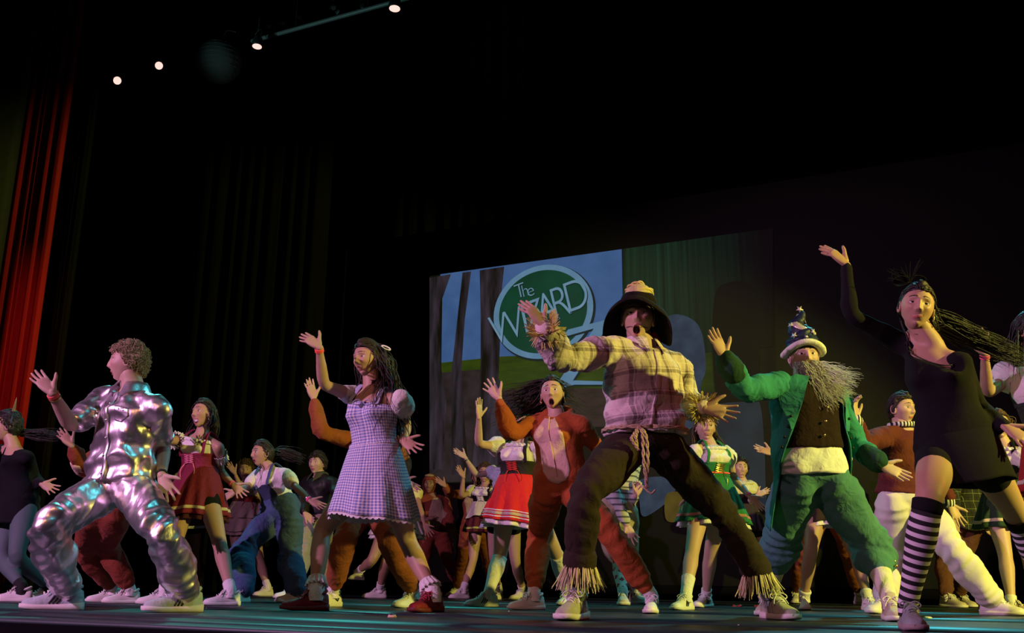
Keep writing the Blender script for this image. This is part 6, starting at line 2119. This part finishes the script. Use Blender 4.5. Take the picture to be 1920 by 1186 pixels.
p.hair(H_DBR, {}, []); p.sock(COTW, 1.80, .006); p.shoes(WHT, SOLEW, LACEW)

# ---- 16. hooded brown onesie at the back
p = Person('dancer in hooded brown onesie with tan belly, standing at the back', 12.20, 0.93, 'm', False, DEEP, pelvis=(814, 996), pyaw=-8, neck=(811, 930), shr=(786, 940), shl=(834, 940), elr=(778, 965, '-'), wrr=(798, 973, '-'), ell=(843, 968, '-'), wrl=(846, 994, '-'),
           knr=(793, 1060), ftr=(778, 1117, 30), knl=(846, 1064), ftl=(866, 1117, 0), head=(806, 909, 6, 0, 0), group=G_BACK)
p.body('closed', hr=(824, 968, 0, 'flat', (0, .6, .7)), hl=(861, 1010, 0, 'spread', (0, .2, 1)))
onesie(p, BRV, BELLY2, 9)
v, f = qs(16); q = v * np.array([.098, .118, .140]) + np.array([0, -.012, .006]); keep = [(i) for i in range(len(f)) if not all((v[j][1] > .62 and v[j][2] < .45) for j in f[i])]
MB().add(p.hp(q), [f[i] for i in keep]).add(p.hp(q * .94), [f[i][::-1] for i in keep]).build('hood', BRV, p.root)
MB().add(p.hp(qs(6)[0] * [.06, .05, .02] + [0, .055, .112]), qs(6)[1]).build('hood_patch', BELLY2, p.root)
p.sock(COTW, 1.80, .006); p.shoes(WHT, SOLEW, LACEW)

# ---- 17. another brown onesie behind the curly head
p = Person('dancer in brown onesie hidden behind the burgundy-skirted dancer, hand beside the hood', 11.60, 0.95, 'f', False, MED, pelvis=(892, 992), pyaw=8, neck=(892, 918), shr=(868, 926), shl=(914, 928), elr=(846, 926, '-'), wrr=(834, 910, '-'), ell=(925, 955, '-'), wrl=(930, 980, '-'),
           knr=(868, 1056), ftr=(856, 1118, 40), knl=(918, 1056), ftl=(930, 1118, 10), head=(897, 894, 0, 0, 0), group=G_BACK)
p.body('closed', hr=(818, 897, 0, 'flat', (.3, .3, .9)), hl=(930, 1000, 0, 'relax', (0, 0, 1)))
onesie(p, ORV2, BELLY2, 5); p.hair(H_DBR, {}, []); p.sock(COTW, 1.80, .006); p.shoes(WHT, SOLEW, LACEW)

# ---- 18. burgundy velvet skirt, black corset
p = Person('dancer in white blouse, black corset and short burgundy velvet skirt with apron', 10.90, 0.92, 'f', False, TAN, pelvis=(908, 962), pyaw=8, neck=(911, 910), ndz=.0, shr=(892, 918), shl=(932, 920), elr=(865, 930, '-'), wrr=(869, 893, '-'), ell=(940, 950, '-'), wrl=(945, 975, '-'),
           knr=(887, 1048), ftr=(869, 1122, 55), knl=(924, 1048), ftl=(936, 1120, 20), head=(909, 887, 5, 0, 0), group=G_BACK)
p.body('smile', hr=(855, 869, 0, 'flat', (.4, .2, .9)), hl=(945, 990, 0, 'relax', (0, 0, 1)))
dirndl(p, fab('burgundy_velvet', (.085, .010, .016), .8, (80, .4), .2, sheen=.2), BLKC, COTW, fab('green_gold_braid', (.40, .45, .12), .6, (160, 1), .4), None, drop=.32, hw=.24, hd=.20, seed=8, straps=True, lace=LACEW)
p.skirt('apron', fab('cream_cotton', (.56, .54, .46), .9, (50, .5), .1), t0=.40, drop=.17, hw=.225, hd=.19, pleats=10, amp=.014, off=.026, seed=3, wave=.015)
p.hair(H_BRN, dict(thick=.014), [p.curls(140, .013, 4, out=.025, th=.004), p.long_hair(70, 12, .26, seed=3, wav=.04)]); p.sock(COTW, 1.82, .006); p.shoes(WHT, SOLEW, LACEW)

# ---- 19. pale blue blouse and lace skirt
p = Person('dancer in pale blue sleeve and lace skirt hidden behind the red skirt', 9.90, 0.94, 'f', False, FAIR, pelvis=(945, 958), pyaw=10, neck=(952, 872), shr=(932, 884), shl=(975, 884), elr=(893, 890, '-'), wrr=(872, 857, '-'), ell=(980, 925, '-'), wrl=(978, 955, '-'),
           knr=(926, 1046), ftr=(930, 1122, 30), knl=(966, 1052), ftl=(980, 1122, 45), head=(960, 846, 0, 0, 0), group=G_BACK)
p.body('smile', hr=(847, 839, 0, 'flat', (.2, .6, .8)), hl=(975, 975, 0, 'relax', (0, 0, 1)))
PBL = fab('pale_blue_cotton', (.50, .58, .66), .9, (50, .5), .1)
dirndl(p, fab('blue_white_lace', (.52, .60, .68), .9, (110, 1.0), .2), PBL, PBL, None, None, drop=.34, hw=.24, hd=.20, seed=4, straps=False)
p.band('r', SILV, 1.92, .014, name='bracelet'); p.hair(H_BRN, {}, []); p.sock(COTW, 1.82, .006); p.shoes(WHT, SOLEW, LACEW)

# ---- 20. red skirt
p = Person('dancer in bright red skirt, black corset and white knee socks', 7.30, 0.93, 'f', True, FAIR, pelvis=(970, 928), pyaw=10, neck=(974, 826), shr=(944, 838), shl=(1006, 838), elr=(897, 832, '-'), wrr=(898, 781, '-'), ell=(1018, 884, '+'), wrl=(1014, 915, '-'),
           knr=(938, 1042), ftr=(916, 1137, 76), knl=(1042, 1034), ftl=(1062, 1122, 20, 0, .8), head=(980, 796, 12, 0, 0), group=G_BACK)
p.body('smile', hr=(899, 743, 0, 'flat', (.75, .1, .6)), hl=(1010, 935, 0, 'relax', (0, 0, 1)))
REDC = fab('red_cotton_bright', (.62, .020, .022), .85, (50, .4), .1)
dirndl(p, REDC, fab('black_corset', (.018, .016, .014), .8, (60, .4), .2), COTW, fab('folk_braid', (.50, .42, .34), .8, (200, 1.0), .6), COTW, drop=.36, hw=.27, hd=.24, seed=9, lace=fab('red_lacing', (.6, .04, .04)), tw=.42, shift=(-.005, 0, 0), tilt=-.02)
kwr = dict(t0=.42, drop=.36, hw=.27, hd=.24, seed=9, shift=(-.005, 0, 0), tilt=-.02, wave=.01, amp=.018, off=.014)
for u_ in (.80, .925): p.skirt('skirt_stripe', COTW, **kwr, u0=u_, u1=u_ + .022, k=3, extra=.004)
p.hair(H_BLK, dict(thick=.013), [p.long_hair(110, 14, .34, (.1, -.2, 0), .3, 3, .0045)])
p.sock(COTW, 1.06, .005, name='knee_sock'); p.shoes(WHT, SOLEW, LACEW, stripes=BLKL)

# ---- 21. striped sleeve and patterned socks
p = Person('dancer in grey striped top and tan shorts with patterned socks, behind the plaid shirt', 8.60, 1.02, 'm', False, FAIR, pelvis=(1152, 948), pyaw=-10, neck=(1166, 840), shr=(1136, 852), shl=(1192, 854), elr=(1150, 925, '-'), wrr=(1176, 985, '-'), ell=(1176, 945, '-'), wrl=(1192, 928, '-'),
           knr=(1158, 1044), ftr=(1168, 1134, 5), knl=(1176, 1044), ftl=(1191, 1131, -20), head=(1172, 800, 0, 0, 0), group=G_BACK)
p.body('closed', hr=(1190, 1016, 0, 'spread', (0, .2, 1)), hl=(1200, 905, 0, 'curl', (0, .2, 1)))
STR2 = stripe_mat('grey_stripes', (.48, .47, .50), (.10, .10, .12), .05, 2, .3, False)
mb = MB(); p.torso(mb, .0, .95, .018); p.shoulders(mb, .014)
for sd in 'rl': p.armtube(mb, sd, 0, 1.86, .012, fold=.006)
p.garment('top', STR2, mb, amp=.007, freq=30, seed=2)
mb = MB(); p.torso(mb, -.16, .10, .020)
for sd in 'rl': p.legtube(mb, sd, 0, .88, .028, prof=([0, .88], [.004, .02]))
p.garment('shorts', fab('tan_twill_pale', (.50, .42, .28), .9, (60, .4), .1), mb, amp=.008, freq=26, seed=3)
t_ = NT('diamond_sock'); _, o = t_.uv(); a1 = t_.math('LESS_THAN', t_.math('FRACT', t_.math('ADD', t_.math('DIVIDE', o[0], .1), t_.math('DIVIDE', o[1], .09))), .5); a2 = t_.math('LESS_THAN', t_.math('FRACT', t_.math('SUBTRACT', t_.math('DIVIDE', o[0], .1), t_.math('DIVIDE', o[1], .09))), .5)
t_.l(t_.mix(t_.math('MULTIPLY', a1, a2), t_.mix(a1, (.62, .58, .54), (.62, .58, .54)), (.45, .03, .03)), t_.b.inputs['Base Color']); t_.b.inputs['Roughness'].default_value = .9
p.sock(t_.m, 1.42, .006, name='patterned_sock'); p.hair(H_BRN, {}, []); p.shoes(fab('pale_beige_trainer', (.52, .46, .40), .7), SOLEW, LACEW)

# ---- 22. green dirndl
p = Person('dancer in green dirndl with white ruffled neckline, below the straw cuff', 7.60, 0.97, 'f', True, FAIR, pelvis=(1336, 926), pyaw=-8, neck=(1330, 832), shr=(1304, 844), shl=(1360, 846), elr=(1292, 890, '+'), wrr=(1290, 930, '-'), ell=(1376, 896, '+'), wrl=(1406, 930, '-'),
           knr=(1299, 1026), ftr=(1286, 1143, 40), knl=(1333, 1030), ftl=(1324, 1133, 40), head=(1322, 801, -4, 0, 0), group=G_BACK)
p.body('smile', hr=(1286, 955, 0, 'relax', (0, 0, 1)), hl=(1440, 963, -.03, 'flat', (.1, .5, .85)))
GRNC = fab('green_cotton', (.020, .17, .065), .85, (50, .4), .12)
dirndl(p, GRNC, GRNC, COTW, fab('red_folk_braid', (.42, .20, .14), .8, (200, 1), .6), LACE, drop=.36, hw=.285, hd=.24, seed=12, lace=GOLD, tw=.40, tilt=-.01)
p.hair(H_BRN, dict(thick=.014), [p.long_hair(120, 14, .36, (.05, -.1, 0), .3, 3, .0045)])
p.sock(COTW, 1.64, .006, which='r'); p.sock(COTW, 1.88, .006, which='l'); p.shoes(WHT, SOLEW, LACEW, stripes=BLKL)
p.band('l', PINKB, 1.93, .018); p.wrapband('waist_ribbon', REDB, .385, .415, .028, k=3)

# ---- 23. yellow sleeve behind green
p = Person('dark-haired dancer with cream puff sleeve behind the green dirndl', 9.20, 0.85, 'f', False, FAIR, pelvis=(1398, 968), pyaw=-5, neck=(1391, 900), shr=(1372, 908), shl=(1406, 908), elr=(1368, 940, '+'), wrr=(1372, 965, '-'), ell=(1404, 940, '-'), wrl=(1420, 928, '-'),
           knr=(1416, 1046), ftr=(1430, 1136, 10), knl=(1430, 1046), ftl=(1446, 1134, 0), head=(1387, 878, -8, 0, 0), group=G_BACK)
p.body('smile', hr=(1375, 985, 0, 'relax', (0, 0, 1)), hl=(1444, 916, 0, 'flat', (0, .6, .8)))
dirndl(p, fab('dark_skirt', (.03, .02, .03)), BLKC, fab('cream_puff', (.66, .60, .40), .9, (60, .5), .1), None, None, drop=.26, hw=.19, hd=.16, seed=2, straps=False, puff_r=.05)
p.hair(H_DBR, dict(thick=.016), [p.curls(120, .013, 4, out=.026, th=.004)]); p.sock(COTW, 1.8, .006); p.shoes(WHT, SOLEW, LACEW)

# ---- 24. black skirt behind the bearded dancer
p = Person('dancer in black skirt with white frilled hem behind the bearded dancer', 7.87, 0.95, 'f', False, TAN, pelvis=(1552, 940), pyaw=-6, neck=(1545, 838), shr=(1514, 850), shl=(1576, 850), elr=(1476, 872, '-'), wrr=(1447, 850, '-'), ell=(1590, 900, '+'), wrl=(1585, 935, '-'),
           knr=(1520, 1032), ftr=(1508, 1142, 15), knl=(1605, 1040), ftl=(1627, 1144, -8), head=(1545, 804, 0, 0, 0), group=G_BACK)
p.body('smile', hr=(1427, 842, 0, 'flat', (.2, .5, .8)), hl=(1580, 955, 0, 'relax', (0, 0, 1)))
dirndl(p, fab('black_red_skirt', (.028, .014, .014), .9, (60, .4), .2), BLKC, COTW, None, COTW, drop=.34, hw=.26, hd=.22, seed=3)
p.hair(H_DBR, {}, []); p.sock(COTW, 1.86, .008, cuff=.006); p.shoes(WHT, SOLEW, LACEW)

# ---- 25. brown onesie behind the bearded dancer
p = Person('dancer in brown onesie far behind the bearded dancer, only legs showing', 10.00, 1.03, 'm', False, MED, pelvis=(1552, 955), pyaw=0, neck=(1552, 868), shr=(1524, 880), shl=(1580, 880), elr=(1515, 915, '+'), wrr=(1520, 945, '-'), ell=(1592, 915, '+'), wrl=(1588, 945, '-'),
           knr=(1504, 1044), ftr=(1494, 1128, 20), knl=(1590, 1036), ftl=(1612, 1128, -10), head=(1555, 838, 0, 0, 0), group=G_BACK)
p.body('closed', hr=(1525, 960, 0, 'relax', (0, 0, 1)), hl=(1585, 960, 0, 'relax', (0, 0, 1)))
onesie(p, ORV2, BELLY2, 15); p.hair(H_DBR, {}, []); p.sock(COTW, 1.80, .006); p.shoes(WHT, SOLEW, LACEW)

# ---- 26. maroon jumper, white trousers
p = Person('dancer in maroon jumper over striped collar and loose white trousers', 6.94, 1.00, 'm', True, FAIR, pelvis=(1696, 932), pyaw=-8, neck=(1693, 800), shr=(1656, 816), shl=(1734, 818), elr=(1616, 838, '-'), wrr=(1605, 783, '-'), ell=(1762, 886, '+'), wrl=(1782, 946, '-'),
           knr=(1672, 1044), ftr=(1662, 1150, 55), knl=(1788, 1034), ftl=(1860, 1153, -42), head=(1690, 768, -30, 0, 0), group=G_BACK)
p.body('closed', hr=(1600, 744, 0, 'relax', (.7, .1, .7)), hl=(1802, 982, -.03, 'spread', (.1, .4, .9)))
MAR = fab('maroon_knit', (.115, .022, .022), .9, (90, .5), .15)
mb = MB(); p.torso(mb, .03, .95, .026, prof=([.03, .2, .95], [.008, .014, 0]), fold=.007); p.shoulders(mb, .016)
for sd in 'rl': p.armtube(mb, sd, 0, 1.78, .016, prof=([0, 1.4, 1.78], [.004, .016, .010]), fold=.008)
p.garment('jumper', MAR, mb, amp=.010, freq=26, seed=5)
SCUF = stripe_mat('black_white_cuff', (.7, .68, .66), (.012, .012, .012), .022, 0, .5, False)
for sd in 'rl':
    mb = MB(); p.armtube(mb, sd, 1.70, 1.94, .016); p.garment('shirt_cuff', SCUF, mb, amp=.003)

ring = p.tring(.985, .022, n=40); MB().add(*tube(np.vstack([ring, ring[:1]]) + p.up * .022, .018, .012, side=(0, 0, 1), n=10, caps=False)).build('striped_collar', SCUF, p.root)
mb = MB(); p.torso(mb, -.16, .10, .020)
for sd in 'rl': p.legtube(mb, sd, 0, 1.95, .026, prof=([0, .6, 1, 1.6, 1.95], [.004, .014, .016, .026, .024]), fold=.007)
p.garment('trousers', fab('white_twill', (.72, .69, .66), .9, (60, .25), .06), mb, amp=.006, freq=24, seed=7)
p.hair(H_DBR, dict(thick=.012), []); p.sock(COTW, 1.85, .004); p.shoes(WHT, SOLEW, LACEW)

# ---- 27. black-and-yellow plaid
p = Person('dancer in long dark plaid shirt and brown trousers behind the striped stockings', 9.30, 0.97, 'm', False, FAIR, pelvis=(1822, 955), pyaw=-4, neck=(1824, 872), shr=(1794, 884), shl=(1854, 884), elr=(1790, 930, '-'), wrr=(1792, 975, '-'), ell=(1858, 930, '-'), wrl=(1852, 975, '-'),
           knr=(1768, 1046), ftr=(1776, 1139, -25), knl=(1800, 1050), ftl=(1800, 1138, -15), head=(1822, 842, 0, 0, 0), group=G_BACK)
p.body('closed', hr=(1792, 995, 0, 'relax', (0, 0, 1)), hl=(1852, 995, 0, 'relax', (0, 0, 1)))
mb = MB(); p.torso(mb, -.12, .95, .024); p.shoulders(mb, .018)
for sd in 'rl': p.armtube(mb, sd, 0, 1.86, .014, fold=.006)
PL2 = plaid_mat('dark_plaid', (.022, .024, .020), (.010, .010, .010), (.42, .44, .22), .07)
p.garment('shirt', PL2, mb, amp=.009, freq=26, seed=5)
p.skirt('shirt_tail', PL2, t0=.10, drop=.22, hw=.20, hd=.16, pleats=6, amp=.012, off=.030, seed=6, wave=.012)
mb = MB(); p.torso(mb, -.16, .05, .016)
for sd in 'rl': p.legtube(mb, sd, 0, 1.88, .024, fold=.007)
p.garment('trousers', fab('brown_twill', (.12, .045, .028), .9, (60, .4), .12), mb, amp=.010, freq=26, seed=7)
p.hair(H_DBR, {}, []); p.sock(COTW, 1.85, .004); p.shoes(fab('pale_beige_trainer', (.52, .46, .40)), SOLEW, LACEW)

# ---- 28. curly-haired, dark green skirt
p = Person('wavy-haired dancer in white blouse and dark green skirt, behind the black-dressed dancer', 7.20, 0.90, 'f', True, FAIR, pelvis=(1884, 938), pyaw=6, neck=(1884, 834), shr=(1856, 848), shl=(1914, 848), elr=(1840, 890, '+'), wrr=(1850, 925, '-'), ell=(1928, 890, '-'), wrl=(1940, 930, '-'),
           knr=(1884, 1034), ftr=(1896, 1153, -55), knl=(1925, 1034), ftl=(1950, 1150, -30), head=(1872, 797, 8, 2, 0), group=G_BACK)
p.body('closed', hr=(1855, 948, 0, 'relax', (0, 0, 1)), hl=(1950, 950, 0, 'relax', (0, 0, 1)))
dirndl(p, fab('dark_green_skirt', (.018, .045, .022), .9, (60, .4), .2), BLKC, COTW, BROC, None, drop=.36, hw=.25, hd=.21, seed=5)
p.hair(H_BRN, dict(thick=.018), [p.long_hair(150, 16, .34, (.25, 0, .05), .5, 4, .005, wav=.06, lift=.7)])
p.sock(COTW, 1.9, .005); p.shoes(fab('pale_brown_trainer', (.42, .30, .24), .8, (80, .4), .15), fab('tan_rubber', (.40, .28, .20), .7, None), LACEW)

# ---- 29. puff sleeve at the edge
p = Person('dancer in white puff sleeves and red skirt at the edge, wristband hand raised', 5.40, 1.02, 'f', True, MED, pelvis=(1992, 870), pyaw=30, neck=(1938, 672), shr=(1903, 698), shl=(1976, 694), elr=(1851, 738, '-'), wrr=(1846, 662, '-'), ell=(1990, 770, '+'), wrl=(2005, 840, '-'),
           knr=(1985, 990), ftr=(1980, 1160, 0), knl=(2050, 990), ftl=(2080, 1160, -30), head=(1934, 622, -25, 4, 0), group=G_BACK)
p.body('closed', hr=(1831, 602, .02, 'spread', (0, .1, -1)), hl=(2010, 880, 0, 'relax', (0, 0, 1)))
dirndl(p, fab('dark_red_skirt', (.30, .015, .015), .85, (50, .4), .1), fab('black_corset', (.018, .016, .014)), COTW, BROC, None, drop=.40, hw=.22, hd=.20, seed=9, puff_r=.050, tilt=0)
p.band('r', PINKB, 1.93, .022); p.hair(H_BLK, dict(thick=.014), [p.long_hair(120, 14, .32, (-.15, 0, 0), .4, 3, .005)])
p.sock(COTW, 1.8, .006); p.shoes(WHT, SOLEW, LACEW)

# ================================================================ scraps on the deck
SCRAP = {'red': fab('red_foil_scrap', (.6, .05, .03), .4, None), 'pink': fab('pink_tissue', (.6, .34, .30), .8, None), 'pale': fab('pale_confetti', (.6, .6, .55), .7, None)}
rs = np.random.RandomState(9)
for px, py, L, c, lab in ((735, 1157, .05, 'pink', 'crumpled pink tissue scrap on the deck before the gingham dress'), (1386, 1137, .07, 'red', 'red scrap on the deck between the green dirndl and the pointed hat'), (1420, 1137, .06, 'red', 'red scrap on the deck nearest the ribbed stocking'), (1296, 1132, .025, 'red', 'small red scrap on the deck by the green dirndl'),
                          (760, 1146, .014, 'pale', 'pale confetti fleck before the glitter shoe'), (954, 1146, .012, 'pale', 'pale confetti fleck by the rust onesie shoe'), (1146, 1134, .014, 'pale', 'pale confetti fleck beside the patterned sock'), (1262, 1141, .016, 'pale', 'pale confetti fleck by the green dirndl shoe'),
                          (1742, 1159, .05, 'pale', 'pale torn paper scrap beside the striped stocking'), (1386, 1172, .012, 'pale', 'pale confetti fleck on the open deck before the plaid shirt'), (388, 1140, .010, 'pale', 'pale confetti fleck beside the grey-teal shoe')):
    d = min(ground_d(px, py), 9.0)
    q = UZ(px, d, 0.0)
    k = 7; mb = MB()
    for j in range(3 if L > .03 else 1):
        a = np.linspace(0, 2 * pi, k, endpoint=False) + rs.rand()
        r_ = L * .5 * (.5 + .5 * rs.rand(k))
        ring0 = np.column_stack([r_ * np.cos(a), r_ * np.sin(a) * .7, np.full(k, .001)]) + [rs.normal() * L * .2, rs.normal() * L * .2, 0]
        ring1 = ring0 * [.8, .8, 1] + np.column_stack([np.zeros(k), np.zeros(k), L * .25 * rs.rand(k) + .001])
        mb.add(*loft(np.array([ring0, ring1])))
    o_ = mb.build('paper_scrap', SCRAP[c], None, loc=tuple(q), smooth=False)
    tag(o_, lab, 'scrap', 'scraps on the deck')

bpy.data.objects.remove(TMP)
